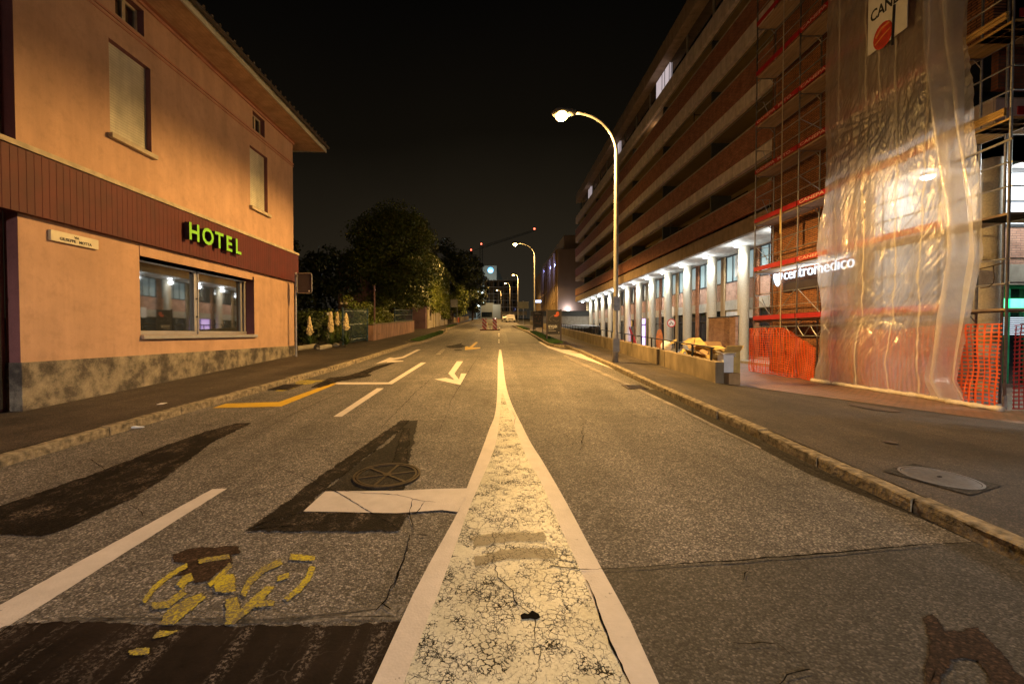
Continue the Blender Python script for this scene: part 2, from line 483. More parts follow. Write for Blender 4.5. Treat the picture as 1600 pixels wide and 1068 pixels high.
M['brown_band'] = grooves('tan concrete fascia', (0.34,0.25,0.17), 1.77, 'Y', 0.008, 0.01, 0.85, 0.35)
M['brick_y'] = brick('red brick', (0.40,0.15,0.085), (0.28,0.095,0.052), (0.13,0.085,0.055), 'y')
M['brick_x'] = brick('red brick facing the street', (0.26,0.095,0.05), (0.17,0.055,0.03), (0.13,0.09,0.06), 'x')
M['brick_or'] = brick('orange brick', (0.36,0.15,0.06), (0.24,0.09,0.034), (0.07,0.035,0.018), 'y', 0.26, 0.07, 0.013)
M['brick_pale'] = brick('pale terracotta brick', (0.44,0.26,0.18), (0.34,0.185,0.12), (0.22,0.15,0.11), 'y', 0.25, 0.07, 0.01)
M['brick_pale_x'] = brick('pale terracotta brick south', (0.44,0.24,0.16), (0.34,0.17,0.11), (0.20,0.13,0.10), 'x', 0.25, 0.07, 0.01)
M['paving'] = brick('brick paving', (0.26,0.15,0.11), (0.17,0.095,0.07), (0.07,0.055,0.045), 'g', 0.20, 0.10, 0.012, rough=0.5)
M['tan'] = plain('tan balcony render', (0.30,0.215,0.11), 0.9, var=0.15, scale=1)
M['darkpanel'] = plain('dark balcony partition', (0.05,0.055,0.05), 0.6)
M['plaster'] = plain('white plaster', (0.50,0.49,0.46), 0.85, var=0.08)
M['win_cool'] = emis('lit mezzanine glass', (0.62,0.86,0.88), 0.16, (0.15,0.2,0.2))
M['win_bright'] = emis('bright lit glass', (0.75,0.86,1.0), 0.50, (0.3,0.3,0.3))
M['win_pent'] = emis('lit penthouse curtain', (0.9,0.75,0.78), 0.30, (0.3,0.3,0.3))
M['blind'] = grooves('white blind slats', (0.62,0.61,0.58), 0.05, 'Z', 0.2, 0.004, 0.6, 0.6)
M['violet'] = emis('violet lit doorway', (0.56,0.36,1.0), 1.1)
M['greenlit'] = emis('green lit sign box', (0.02,0.85,0.28), 1.6)
M['greenframe'] = plain('green shop frame', (0.02,0.35,0.16), 0.5)
M['soffitlamp'] = emis('white lamp glass', (0.9,0.96,1.0), 14)
M['sodiumlamp'] = emis('sodium lamp glass', (1.0,0.64,0.18), 14)
M['red_board'] = plain('red toe board', (0.36,0.010,0.014), 0.5, var=0.2, scale=4, bump=0.1)
M['deck'] = plain('scaffold deck planks', (0.34,0.25,0.17), 0.8, var=0.3, scale=3, stretch=(6,0.4,1))
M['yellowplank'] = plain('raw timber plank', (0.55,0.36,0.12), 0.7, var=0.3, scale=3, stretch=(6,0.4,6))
M['lettering'] = plain('pale lettering', (0.62,0.42,0.36), 0.7, var=0.1, bump=0)
M['ink'] = plain('black ink', (0.015,0.015,0.02), 0.6, var=0.1, bump=0)
M['hotelgreen'] = plain('lime green letter face', (0.22,0.62,0.02), 0.45, var=0.08, bump=0)
M['letterside'] = plain('dark letter side', (0.04,0.035,0.045), 0.5, bump=0)
M['marble'] = plain('cream street plate', (0.62,0.56,0.40), 0.5, var=0.1, bump=0)
M['signlit'] = emis('white lit letters', (0.70,0.86,1.0), 0.95)
M['signred'] = plain('sign red', (0.55,0.02,0.03), 0.4, var=0.08, bump=0)
M['signwhite'] = plain('sign white', (0.75,0.75,0.75), 0.4, var=0.06, bump=0)
M['signback'] = plain('sign back', (0.045,0.033,0.042), 0.6, 0.0, var=0.15, bump=0)
M['card'] = plain('brown cardboard', (0.42,0.27,0.13), 0.9, var=0.2, scale=6)
M['cardy'] = plain('straw cardboard', (0.55,0.40,0.14), 0.9, var=0.2, scale=6)
M['cardw'] = plain('white carton', (0.74,0.76,0.80), 0.7, var=0.12, scale=6)
M['bluegate'] = plain('blue painted iron', (0.035,0.075,0.10), 0.5, 0.2, var=0.2)
M['bark'] = plain('bark', (0.07,0.05,0.035), 0.95, scale=12, var=0.4, bump=0.6)

def leafm(name, a, b_, c):
    m, nt, n, l, b = _new(name)
    v = _coord(n, l)
    info = n.new('ShaderNodeTexWhiteNoise') if False else None
    f = _noise(n, l, v, 1.6, 5, 0.8)
    l.new(_ramp(n, l, f, [(0.3, a), (0.5, b_), (0.7, c)]), b.inputs['Base Color'])
    b.inputs['Roughness'].default_value = 0.5
    b.inputs['Transmission Weight'].default_value = 0.0
    return m
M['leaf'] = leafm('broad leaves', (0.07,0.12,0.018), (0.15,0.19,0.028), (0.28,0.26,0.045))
M['leafshade'] = leafm('shaded leaves', (0.02,0.038,0.010), (0.045,0.065,0.016), (0.08,0.085,0.025))  # leaf colour darkened, the shade of the unlit trees is put into it
M['ivy'] = leafm('ivy leaves', (0.08,0.13,0.015), (0.16,0.19,0.025), (0.26,0.25,0.04))
M['yucca'] = leafm('yucca blades', (0.04,0.08,0.02), (0.07,0.11,0.03), (0.12,0.16,0.05))
M['petal'] = plain('cream petals', (0.72,0.60,0.36), 0.7, var=0.12, bump=0)
M['purplewall'] = plain('mauve render', (0.20,0.12,0.14), 0.9, var=0.3, scale=1.5)
M['stonewall'] = brick('rubble stone wall', (0.24,0.20,0.14), (0.12,0.10,0.07), (0.05,0.04,0.03), 'x', 0.4, 0.25, 0.03)
M['pinkwall'] = plain('stained pinkish garden wall', (0.27,0.155,0.115), 0.9, var=0.45, scale=2.5, stretch=(1,1,0.35))
M['orangebin'] = plain('orange bin', (0.55,0.13,0.03), 0.5)

def striped():
    m, nt, n, l, b = _new('diagonal red and white stripes')
    tc = n.new('ShaderNodeTexCoord'); s = n.new('ShaderNodeSeparateXYZ'); l.new(tc.outputs['Object'], s.inputs[0])
    a = n.new('ShaderNodeMath'); a.operation = 'ADD'; l.new(s.outputs['X'], a.inputs[0]); l.new(s.outputs['Z'], a.inputs[1])
    d = n.new('ShaderNodeMath'); d.operation = 'DIVIDE'; d.inputs[1].default_value = 0.34; l.new(a.outputs[0], d.inputs[0])
    fr = n.new('ShaderNodeMath'); fr.operation = 'FRACT'; l.new(d.outputs[0], fr.inputs[0])
    k = _ramp(n, l, fr.outputs[0], [(0.49, 0.0), (0.51, 1.0)])
    l.new(_mix(n, l, k, (0.50,0.03,0.10), (0.75,0.66,0.72)), b.inputs['Base Color'])
    b.inputs['Roughness'].default_value = 0.5
    return m
M['striped'] = striped()

def plasticm():
    m, nt, n, l, b = _new('thin translucent plastic film')
    out = n['Material Output']
    v = _coord(n, l)
    tr = n.new('ShaderNodeBsdfTransparent'); tr.inputs[0].default_value = (0.97,0.96,0.96,1)
    df = n.new('ShaderNodeBsdfDiffuse'); df.inputs[0].default_value = (0.85,0.80,0.78,1)
    tl = n.new('ShaderNodeBsdfTranslucent'); tl.inputs[0].default_value = (0.92,0.92,0.94,1)
    gl = n.new('ShaderNodeBsdfGlossy'); gl.inputs['Roughness'].default_value = 0.19; gl.inputs['Color'].default_value = (1,0.98,0.94,1)
    bp = n.new('ShaderNodeBump'); bp.inputs['Strength'].default_value = 0.8; bp.inputs['Distance'].default_value = 0.028
    mp = _coord(n, l, (1, 3.0, 0.9))
    l.new(_noise(n, l, mp, 6, 5, 0.58), bp.inputs['Height'])
    for x in (df, tl, gl): l.new(bp.outputs[0], x.inputs['Normal'])
    m1 = n.new('ShaderNodeMixShader'); m1.inputs[0].default_value = 0.62
    l.new(df.outputs[0], m1.inputs[1]); l.new(tl.outputs[0], m1.inputs[2])
    m2 = n.new('ShaderNodeMixShader'); m2.inputs[0].default_value = 0.20
    l.new(m1.outputs[0], m2.inputs[1]); l.new(gl.outputs[0], m2.inputs[2])
    m3 = n.new('ShaderNodeMixShader')
    l.new(_ramp(n, l, _noise(n, l, v, 1.3, 5, 0.6), [(0.3, 0.42), (0.7, 0.58)]), m3.inputs[0])
    # fac is the share of clear film
    l.new(m2.outputs[0], m3.inputs[1]); l.new(tr.outputs[0], m3.inputs[2])
    l.new(m3.outputs[0], out.inputs[0])
    return m
M['plastic'] = plasticm()
def tapem():
    m, nt, n, l, b = _new('milky tape')
    b.inputs['Base Color'].default_value = (0.7,0.66,0.6,1); b.inputs['Alpha'].default_value = 0.6
    b.inputs['Roughness'].default_value = 0.4
    return m
M['tape'] = tapem()
M['plasticroll'] = plain('rolled plastic hem', (0.62,0.55,0.46), 0.4, var=0.15, scale=9, bump=0.6, bs=18, bd=0.03)

def text_mesh(s, size, ox, oy, oz, xa, za, m, name, parent=None, depth=0.004, bold=0.0, align='LEFT', spacing=1.0, width=None, sidem=None):
    cu = bpy.data.curves.new(name, 'FONT'); cu.body = s; cu.size = size; cu.extrude = depth; cu.offset = bold
    cu.align_x = align; cu.space_character = spacing; cu.resolution_u = 3
    t = bpy.data.objects.new('tmp', cu); col.objects.link(t)
    bpy.context.view_layer.update()
    me = bpy.data.meshes.new_from_object(t.evaluated_get(bpy.context.evaluated_depsgraph_get()))
    bpy.data.objects.remove(t)
    xa = Vector(xa).normalized(); za = Vector(za).normalized(); na = xa.cross(za)
    k = 1.0
    if width:
        xs = [v.co.x for v in me.vertices]; k = width / (max(xs) - min(xs))
    off = Vector(parent.get('_o', (0,0,0))) if parent else Vector((ox, oy, oz))
    for v in me.vertices:
        p = Vector((ox, oy, oz)) + xa*(v.co.x*k) + za*v.co.y + na*v.co.z
        v.co = p - off
    me.materials.clear(); me.materials.append(m)
    if sidem:
        me.materials.append(sidem)
        for p in me.polygons:
            if abs(p.normal.dot(na)) < 0.5: p.material_index = 1
    me.name = name
    o = bpy.data.objects.new(name, me); col.objects.link(o)
    if parent: o.parent = parent; o['_o'] = tuple(off)
    else: o.location = off
    return o

# ================================================================== GROUND
def interp(tab, y):
    if y <= tab[0][0]: return tab[0][1]
    for (a, b), (c, d) in zip(tab, tab[1:]):
        if y <= c: return b + (d-b)*(y-a)/(c-a)
    return tab[-1][1]
KL = [(-10,-5.95),(4.5,-5.18),(6.9,-5.02),(12,-4.60),(22,-4.35),(27,-4.55),(34,-5.0),(60,-5.2),(200,-5.6)]
KR = [(-10,3.36),(18,3.36),(20.6,3.2)]
def road_z(y): return SL*max(-12, min(y, 200))
def ss(a, b, x):
    t = max(0, min(1, (x-a)/(b-a))); return t*t*(3-2*t)

def terr_z(x, y):            # the ground right of the kerb
    zk = 0.12 + SL*y
    s = max(0, min(1.6, (x-3.34)/5.96))
    if y > 9.9: return walk_z(x, y) if x < 5.1 else 0.0
    return zk*(1-min(1, s**1.4)) if x > 3.34 else zk
def walk_z(x, y):            # pavement between kerb and parapet wall
    zk = 0.12 + SL*y
    s = max(0, (x-3.34)/5.96)
    return zk - 0.555*s**1.4 * (1 if y > 9.9 else zk/0.555)
def pave_z(x, y):
    if y <= 9.9: return terr_z(x, y)
    zk = 0.555*max(0, 1-(y-9.9)/7.0)
    s = max(0, min(1, (x-3.34)/5.96))
    return zk*(1-s**1.4)

g = MB()
def base_z(x, y):
    z = SL*max(-12, min(y, 200)) - 0.35
    if x > 5.05 and y < 66.5 and y > -40: z = min(z, -0.45)
    return z
xs = [-600,-200,-60,-20,-8,-4,0,3.2,4.9,5.06,7,14,30,60,200,600]
ys = [-200,-60,-12,0,8,20,40,56,66.4,66.6,80,110,150,200,300,600,1200]
n0 = len(g.v)
for x in xs:
    for y in ys: g.v.append((x, y, base_z(x, y)))
for i in range(len(xs)-1):
    for j in range(len(ys)-1):
        a = i*len(ys)+j; g.f.append((a, a+len(ys), a+len(ys)+1, a+1))
struct(g.build('ground', M['soil']))

r = MB()
ny = 60
for i in range(ny):
    y0 = -12 + 212*(i/ny)**1.6; y1 = -12 + 212*((i+1)/ny)**1.6
    def rx(y): return 3.45 if y < 58 else (13.5 if y < 66 else 3.45)
    r.quad((interp(KL,y0)-0.05, y0, SL*y0), (3.45, y0, SL*y0), (3.45, y1, SL*y1), (interp(KL,y1)-0.05, y1, SL*y1))
struct(r.build('road', M['road']))
s = MB(); s.quad((3.45,56.5,SL*56.5),(14,56.5,SL*56.5),(14,65.5,SL*65.5),(3.45,65.5,SL*65.5))
struct(s.build('side_road', M['road']))

# pavements
w = MB()
ys = [-12+ i*1.5 for i in range(90)]
for a, b in zip(ys, ys[1:]):
    for u in range(3):
        def X(y, k): return interp(KL,y)-0.14 + (-7.75 - interp(KL,y)+0.14 if y < 16.2 else -9.0-interp(KL,y))*k/3
        w.quad((X(a,u+1),a,.115+SL*a-0.03*(u+1)/3),(X(a,u),a,.115+SL*a-0.03*u/3),(X(b,u),b,.115+SL*b-0.03*u/3),(X(b,u+1),b,.115+SL*b-0.03*(u+1)/3))
struct(w.build('pavement', M['walk'], smooth=True))

EDGE = lambda x: 9.87 - 0.554*(x-5.1) if x < 9.2 else 7.6 - 0.35*(x-9.2)
w = MB()
w.grid(26, 40, lambda u, v: (3.48 + u*22, -10 + v*(EDGE(3.48+u*22)+10), terr_z(3.48+u*22, -10 + v*(EDGE(3.48+u*22)+10)) - 0.004))
w.grid(4, 60, lambda u, v: (3.48 + u*1.60, EDGE(3.48+u*1.6) + v*(56-EDGE(3.48+u*1.6)), walk_z(3.48+u*1.60, EDGE(3.48+u*1.6) + v*(56-EDGE(3.48+u*1.6))) - 0.004))
struct(w.build('pavement', M['walk'], smooth=True))
w = MB()
w.grid(40, 50, lambda u, v: (5.08 + u*20, EDGE(5.08+u*20) + v**1.6*(66-EDGE(5.08+u*20)), pave_z(5.08+u*20, EDGE(5.08+u*20) + v**1.6*(66-EDGE(5.08+u*20)))))
struct(w.build('brick_paved_terrace', M['paving'], smooth=True))
w = MB(); w.box(13.0, 20, 14.3, 66, -0.2, 0.12)
struct(w.build('terrace_step', M['concrete']))
w = MB()
pts = [(5.1 + i*0.6, EDGE(5.1+i*0.6)) for i in range(18)]
for a, b in zip(pts, pts[1:]):
    w.quad((a[0],a[1]-.10,terr_z(*a)+.004),(b[0],b[1]-.10,terr_z(*b)+.004),(b[0],b[1]+.02,terr_z(*b)+.004),(a[0],a[1]+.02,terr_z(*a)+.004))
struct(w.build('paving_edge_strip', M['concrete_stain']))

# kerbs: one stone after another with open joints
def kerb(pts, side, name, wd=0.13, ht=0.115):
    k = MB(); L = 0
    P = [Vector((x, y)) for x, y in pts]
    seg = []
    for a, b in zip(P, P[1:]):
        d = (b-a).length; n = max(1, round(d/1.05))
        for i in range(n): seg.append((a + (b-a)*(i/n), a + (b-a)*((i+1)/n)))
    for a, b in seg:
        d = (b-a); ln = d.length; d = d.normalized(); nrm = Vector((-d.y, d.x))*side
        j = rnd.uniform(-0.010, 0.010); h = ht + rnd.uniform(-0.008, 0.008)
        a2 = a + d*0.008; b2 = b - d*0.008
        rows = []
        prof = [(0.0, -0.15), (0.006, h*0.55), (0.008, h-0.012), (0.020, h), (wd, h+0.004), (wd, -0.15)]
        nseg = 6
        for q in range(nseg+1):
            p = a2 + (b2-a2)*(q/nseg)
            rows.append([(p.x + nrm.x*(o+j+rnd.uniform(-.005,.005)), p.y + nrm.y*(o+j), SL*p.y + z + rnd.uniform(-.003,.003)) for o, z in prof])
        for r0, r1 in zip(rows, rows[1:]):
            for q in range(len(prof)-1):
                k.quad(r0[q], r1[q], r1[q+1], r0[q+1])
        k.poly(rows[0]); k.poly(rows[-1][::-1])
    return struct(k.build(name, M['kerb'], smooth=False))
kerb([(x, y) for y, x in KL[:5]] , 1, 'kerb')
kerb([(-4.35,22),(-4.9,23.5),(-5.0,34),(-5.2,60),(-5.6,150)], 1, 'kerb')
kerb([(3.34,-10),(3.34,18.0),(3.2,20.6)], -1, 'kerb')
ISL = [(3.2,20.6),(2.75,20.9),(2.5,22),(2.52,36),(2.3,45),(1.9,55),(2.4,57.2),(3.6,57.6)]
kerb(ISL, -1, 'kerb')
ISLL = [(-4.35,22.1),(-4.05,23.2),(-3.9,26),(-3.95,33),(-4.35,38),(-5.0,43)]
kerb(ISLL, 1, 'kerb')

# raised ground and grass of the two kerb islands
def flat_poly(pts, dz, m, name, kind='structure', sub=None):
    w = MB(); w.poly([(x, y, SL*y+dz) for x, y in pts]); o = w.build(name, m); o['kind'] = kind; return o
flat_poly([(3.5,20.5),(2.8,21.1),(2.62,22),(2.64,36),(2.42,45),(2.05,55),(2.5,57),(3.5,57.4)], 0.10, M['walk'], 'pavement')
flat_poly([(-4.9,23.2),(-4.2,23.0),(-4.05,26),(-4.1,33),(-4.5,38),(-5.05,43)], 0.09, M['soil'], 'verge')
def grass(pts, n, name, dz=0.1, h=0.10):
    w = MB(); k = 0
    xs = [p[0] for p in pts]; ys = [p[1] for p in pts]
    def inside(x, y):
        c = False
        for (x1,y1),(x2,y2) in zip(pts, pts[1:]+pts[:1]):
            if (y1 > y) != (y2 > y) and x < (x2-x1)*(y-y1)/(y2-y1)+x1: c = not c
        return c
    while k < n:
        x = rnd.uniform(min(xs), max(xs)); y = rnd.uniform(min(ys), max(ys))
        if not inside(x, y): continue
        k += 1; a = rnd.uniform(0, 6.28); hh = h*rnd.uniform(.5,1.3); lx = rnd.uniform(-.05,.05); ly = rnd.uniform(-.05,.05)
        c, s_ = math.cos(a)*.022, math.sin(a)*.022; z = SL*y+dz
        w.poly([(x-c,y-s_,z),(x+c,y+s_,z),(x+lx,y+ly,z+hh)])
    o = w.build(name, M['grass']); o['kind'] = 'stuff'; tag(o, 'short green grass on the kerb island', 'grass'); return o
o = grass([(2.7,22.0),(3.35,22.3),(3.2,36),(2.7,36)], 14000, 'grass'); o['label'] = 'short green grass strip under the two black posters'
o = grass([(2.5,41),(3.1,41),(2.9,52),(2.3,52)], 3000, 'grass'); o['label'] = 'small far grass patch on the right kerb island beyond the posters'
o = grass([(-4.8,24),(-4.25,24),(-4.15,33),(-4.6,37),(-4.9,37)], 8000, 'grass'); o['label'] = 'green grass strip on the left kerb island by the garden wall'
o = grass([(-5.9,50),(-5.4,50),(-5.45,60),(-6.0,60)], 1200, 'grass'); o['label'] = 'far green grass patch on the left beside the orange bin'

# ---- flat marks on the road, laid a few millimetres above it
_layer = [0.004]
def mark(pix, m, name, dz=None, jit=0.0, fringe=True):
    dz = dz if dz is not None else 0.004
    w = MB(); P = [G(px, py, dz) for px, py in pix]
    ar = sum(a[0]*b[1]-b[0]*a[1] for a, b in zip(P, P[1:]+P[:1])); FS = 1 if ar > 0 else -1
    if jit:
        Q = []
        for a, b in zip(P, P[1:]+P[:1]):
            a = Vector(a); b = Vector(b); n = max(1, int((b-a).length/0.05))
            n = min(n, 60)
            for i in range(n):
                p = a + (b-a)*(i/n)
                Q.append((p.x + rnd.uniform(-jit, jit), p.y + rnd.uniform(-jit, jit), 0))
        P = [(x, y, SL*y+dz) for x, y, _ in Q]
    w.poly(P)
    return struct(w.build(name, m))
def soft(pix, m, name, dz, rim=0.05, step=0.06):
    P = [Vector(G(px, py, dz)) for px, py in pix]; w = MB()
    soft_into(w, P, dz, rim, step); return soft_build(w, m, name)
def soft_into(w, P, dz, rim, step=0.05):
    ar = sum(a.x*b.y-b.x*a.y for a, b in zip(P, P[1:]+P[:1])); FS = 1 if ar > 0 else -1
    Q = []
    for a, b in zip(P, P[1:]+P[:1]):
        n = min(80, max(1, int((b-a).length/step)))
        for i in range(n): Q.append(a + (b-a)*(i/n))
    N = len(Q); O, I = [], []
    for i, p in enumerate(Q):
        d = Q[(i+1) % N]-Q[i-1]; d.z = 0
        if d.length < 1e-6: d = Vector((1,0,0))
        d.normalize(); nn = Vector((d.y, -d.x, 0))*FS
        O.append(p+nn*rim*.5); I.append(p-nn*rim*.5)
    n0 = len(w.v)
    w.v += [(q.x, q.y, SL*q.y+dz) for q in O+I]
    for i in range(N): j = (i+1) % N; w.f.append((n0+i, n0+j, n0+N+j, n0+N+i))
    w.f.append(tuple(range(n0+N, n0+2*N)))
    w.rim = getattr(w, 'rim', []) + [0.0]*N + [1.0]*N
def soft_build(w, m, name):
    rim = w.rim; o = w.build(name, m)
    a = o.data.attributes.new('rim', 'FLOAT', 'POINT')
    for i, r_ in enumerate(rim): a.data[i].value = r_
    return struct(o)
def c3(pts, ox, oy, k): return [(ox + x/k, oy + y/k) for x, y in pts]

# differently surfaced areas
smoothp = [(935,888),(1000,886),(1100,879),(1190,871),(1300,862),(1380,855),(1528,845)]
gut = [(1528,845),(1266,741),(1190,701),(1124,669),(1060,637),(1000,608)]
w = MB()
P = [G(*p, 0.002) for p in smoothp]
w.poly([(P[0][0]-0.1, P[0][1], P[0][2])] + P + [(3.36, 2.75, SL*2.75+.002), (3.36, -10, SL*-10+.002), (0.0, -10, SL*-10+.002), (0.3, 1.0, SL*1+.002)])
struct(w.build('asphalt_patch', M['smooth']))
w = MB()
P = [G(*p, 0.003) for p in gut]
w.poly(P + [(3.36, P[-1][1], SL*P[-1][1]+.003), (3.36, 2.75, SL*2.75+.003)])
struct(w.build('gutter', M['gutter']))
mark([(1000,607),(1060,635),(1124,667),(1190,699),(1188,701),(1122,670),(1058,638),(998,610),(905,569),(880,556),(883,554)], M['white2'], 'road_marking', 0.008)
# patch of newer asphalt beyond the arrow
mark([(797,519),(826,518),(860,537),(850,536.5),(795,536),(790,519)], M['smooth'], 'asphalt_patch', 0.004)
mark([(797,509),(815,509),(829,517),(800,518)], M['smooth'], 'asphalt_patch', 0.004)

# the long dark patch on the left, the arrow-like dark patch, the dark foreground patch
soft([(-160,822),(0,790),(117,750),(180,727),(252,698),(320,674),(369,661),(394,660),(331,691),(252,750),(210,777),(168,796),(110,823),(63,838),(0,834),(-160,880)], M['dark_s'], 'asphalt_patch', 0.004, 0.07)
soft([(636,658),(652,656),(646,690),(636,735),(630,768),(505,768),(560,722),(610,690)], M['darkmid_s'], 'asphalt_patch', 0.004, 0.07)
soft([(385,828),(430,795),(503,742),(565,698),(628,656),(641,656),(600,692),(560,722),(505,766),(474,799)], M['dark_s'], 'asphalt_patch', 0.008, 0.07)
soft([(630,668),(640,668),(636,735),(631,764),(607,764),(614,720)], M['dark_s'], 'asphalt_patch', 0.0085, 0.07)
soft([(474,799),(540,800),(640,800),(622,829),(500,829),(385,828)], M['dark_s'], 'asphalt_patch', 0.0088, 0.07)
x0 = G(628,970,0.004); x1 = G(583,1064,0.004)
w = MB()
top = [G(px, py, .004) for px, py in [(-120,985),(0,979),(42,972),(120,970),(222,975),(330,977),(430,976),(540,976),(628,970)]]
Q = []
for a, b in zip(top, top[1:]):
    for i in range(12): Q.append((a[0]+(b[0]-a[0])*i/12, a[1]+(b[1]-a[1])*i/12+rnd.uniform(-.01,.01)))
Q.append((x0[0], x0[1]))
dx = (x1[0]-x0[0])/(x1[1]-x0[1])
Q += [(x0[0]+dx*(y-x0[1]), y) for y in (1.0, 0.2, -1.5)] + [(-3.5, -1.5), (-3.3, 1.4)]
w.poly([(x, y, SL*y+.004) for x, y in Q])
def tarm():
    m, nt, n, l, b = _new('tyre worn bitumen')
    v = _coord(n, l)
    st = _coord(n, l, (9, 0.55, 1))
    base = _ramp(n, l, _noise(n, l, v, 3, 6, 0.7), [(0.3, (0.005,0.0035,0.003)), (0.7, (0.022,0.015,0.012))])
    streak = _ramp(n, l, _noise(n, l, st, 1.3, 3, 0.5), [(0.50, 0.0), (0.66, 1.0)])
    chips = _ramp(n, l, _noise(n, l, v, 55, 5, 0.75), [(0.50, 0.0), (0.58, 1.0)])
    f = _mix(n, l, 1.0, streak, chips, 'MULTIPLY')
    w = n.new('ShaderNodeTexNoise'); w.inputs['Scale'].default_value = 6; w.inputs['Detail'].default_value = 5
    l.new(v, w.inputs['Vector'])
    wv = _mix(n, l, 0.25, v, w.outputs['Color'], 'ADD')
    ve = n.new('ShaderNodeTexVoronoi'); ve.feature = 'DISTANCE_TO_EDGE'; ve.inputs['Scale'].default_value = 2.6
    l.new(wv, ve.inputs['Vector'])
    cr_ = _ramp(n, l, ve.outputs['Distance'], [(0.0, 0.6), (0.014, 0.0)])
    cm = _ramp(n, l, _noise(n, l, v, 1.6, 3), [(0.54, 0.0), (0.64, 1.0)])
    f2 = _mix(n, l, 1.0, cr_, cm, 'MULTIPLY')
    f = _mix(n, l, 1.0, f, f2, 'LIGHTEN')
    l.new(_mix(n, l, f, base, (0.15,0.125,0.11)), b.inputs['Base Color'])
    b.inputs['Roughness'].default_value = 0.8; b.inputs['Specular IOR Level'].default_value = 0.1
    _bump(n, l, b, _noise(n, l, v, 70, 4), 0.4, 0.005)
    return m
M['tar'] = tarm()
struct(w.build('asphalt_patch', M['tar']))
M['scuff_s'] = soften(asphalt('scuffed pale asphalt', 0.12, 0.30, 72, 0.3, (1,0.92,0.84), bump=0.4), 'scuffed asphalt rim', 8, 1.0)
# smear of old paint along the edge of the dark patch
soft([(60,972),(220,972),(420,974),(628,968),(634,940),(600,942),(540,952),(470,962),(380,966),(200,960)], M['scuff_s'], 'asphalt_patch', 0.0030, 0.08)
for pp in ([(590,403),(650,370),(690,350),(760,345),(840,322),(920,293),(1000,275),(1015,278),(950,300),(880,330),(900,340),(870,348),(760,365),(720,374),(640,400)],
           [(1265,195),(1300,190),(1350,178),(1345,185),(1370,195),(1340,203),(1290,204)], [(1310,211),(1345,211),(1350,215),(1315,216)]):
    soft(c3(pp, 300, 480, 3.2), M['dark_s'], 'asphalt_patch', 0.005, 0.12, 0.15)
# damp brown stain in the near right corner and the one by the bicycle mark
M['stain_s'] = soften(asphalt('rust stained asphalt', 0.022, 0.09, 80, 0.4, (1,0.60,0.40), bump=0.3), 'rust stain thinning at its rim', 9, 0.85)
M['rubber_s'] = soften(paint('rubber smear', (0.20,0.17,0.12), 0.40, 40, (0.42,0.38,0.28)), 'rubber smear rim', 9, 1.2, amax=0.6)
soft(c3([(930,850),(960,838),(1000,888),(1060,895),(1110,880),(1150,925),(1190,960),(1230,1020),(1275,1068),(1300,1180),(1200,1180),(1150,1068),(1110,990),(1040,980),(1000,1020),(980,1068),(935,1068),(945,980),(950,930)], 1000, 560, 2.1017), M['stain_s'], 'asphalt_patch', 0.008, 0.05)
soft(c3([(340,220),(450,180),(560,165),(650,172),(760,155),(840,160),(850,210),(780,225),(790,280),(720,330),(600,420),(500,440),(480,400),(370,380),(450,290),(350,275)], 200, 820, 4.853), M['stain_s'], 'asphalt_patch', 0.006, 0.05)

# white and yellow lines
mark([(-110,1055),(354.6,762.7),(331.5,763.5),(-110,1004)][::-1], M['white'], 'road_marking', jit=0.003)
mark([(520.6,650.6),(533.8,650.6),(600,606),(589,606)], M['white'], 'road_marking')
mark([(332,637),(439,634.7),(529.7,598),(518.8,598),(436,627.5),(353,630)], M['yellow'], 'road_marking')
mark([(519,600.3),(612.5,599.7),(666,566),(658,566),(607,597),(526,597)], M['white'], 'road_marking')
mark(c3([(915,283),(990,250),(1010,253),(1050,247),(1125,210),(1145,210),(1060,252),(1000,264),(1058,266),(1055,270),(975,276),(975,272)], 300, 480, 3.2), M['white'], 'road_marking')
mark(c3([(1325,269),(1355,269),(1312,330),(1335,360),(1345,330),(1373,330),(1343,387),(1230,363),(1212,358),(1270,352),(1312,362),(1282,330)], 300, 480, 3.2), M['white'], 'road_marking')
mark(c3([(1420,172),(1430,175),(1402,200),(1443,200),(1440,205),(1365,213),(1365,195),(1380,195),(1385,200)], 300, 480, 3.2), M['yellow'], 'road_marking')
mark(c3([(1217,236),(1250,208),(1268,208),(1240,236)], 300, 480, 3.2), M['white2'], 'road_marking')
for a, b in ((129,137),(140,145),(160,166),(169,178)):
    mark(c3([(1532,b),(1532,a),(1537,a),(1538,b)], 300, 480, 3.2), M['white'], 'road_marking')
mark(c3([(430,410),(510,402),(515,405),(450,418),(415,418)], 300, 480, 3.2), M['yellowworn'], 'road_marking')
mark(c3([(515,375),(540,365),(600,362),(680,362),(670,370),(620,372),(600,382),(560,386),(520,384)], 300, 480, 3.2), M['yellowworn'], 'road_marking')
# hatching before the right island
mark([(860,541),(900,552),(960,571),(1000,590),(995,590),(930,566),(880,551),(856,543),(841,534),(845,534)], M['white'], 'road_marking', 0.009)
mark([(868,545),(900,547),(912,551),(886,549)], M['white'], 'road_marking', 0.0095)
mark([(874,548),(925,554),(938,559),(895,555)], M['white'], 'road_marking', 0.0095)

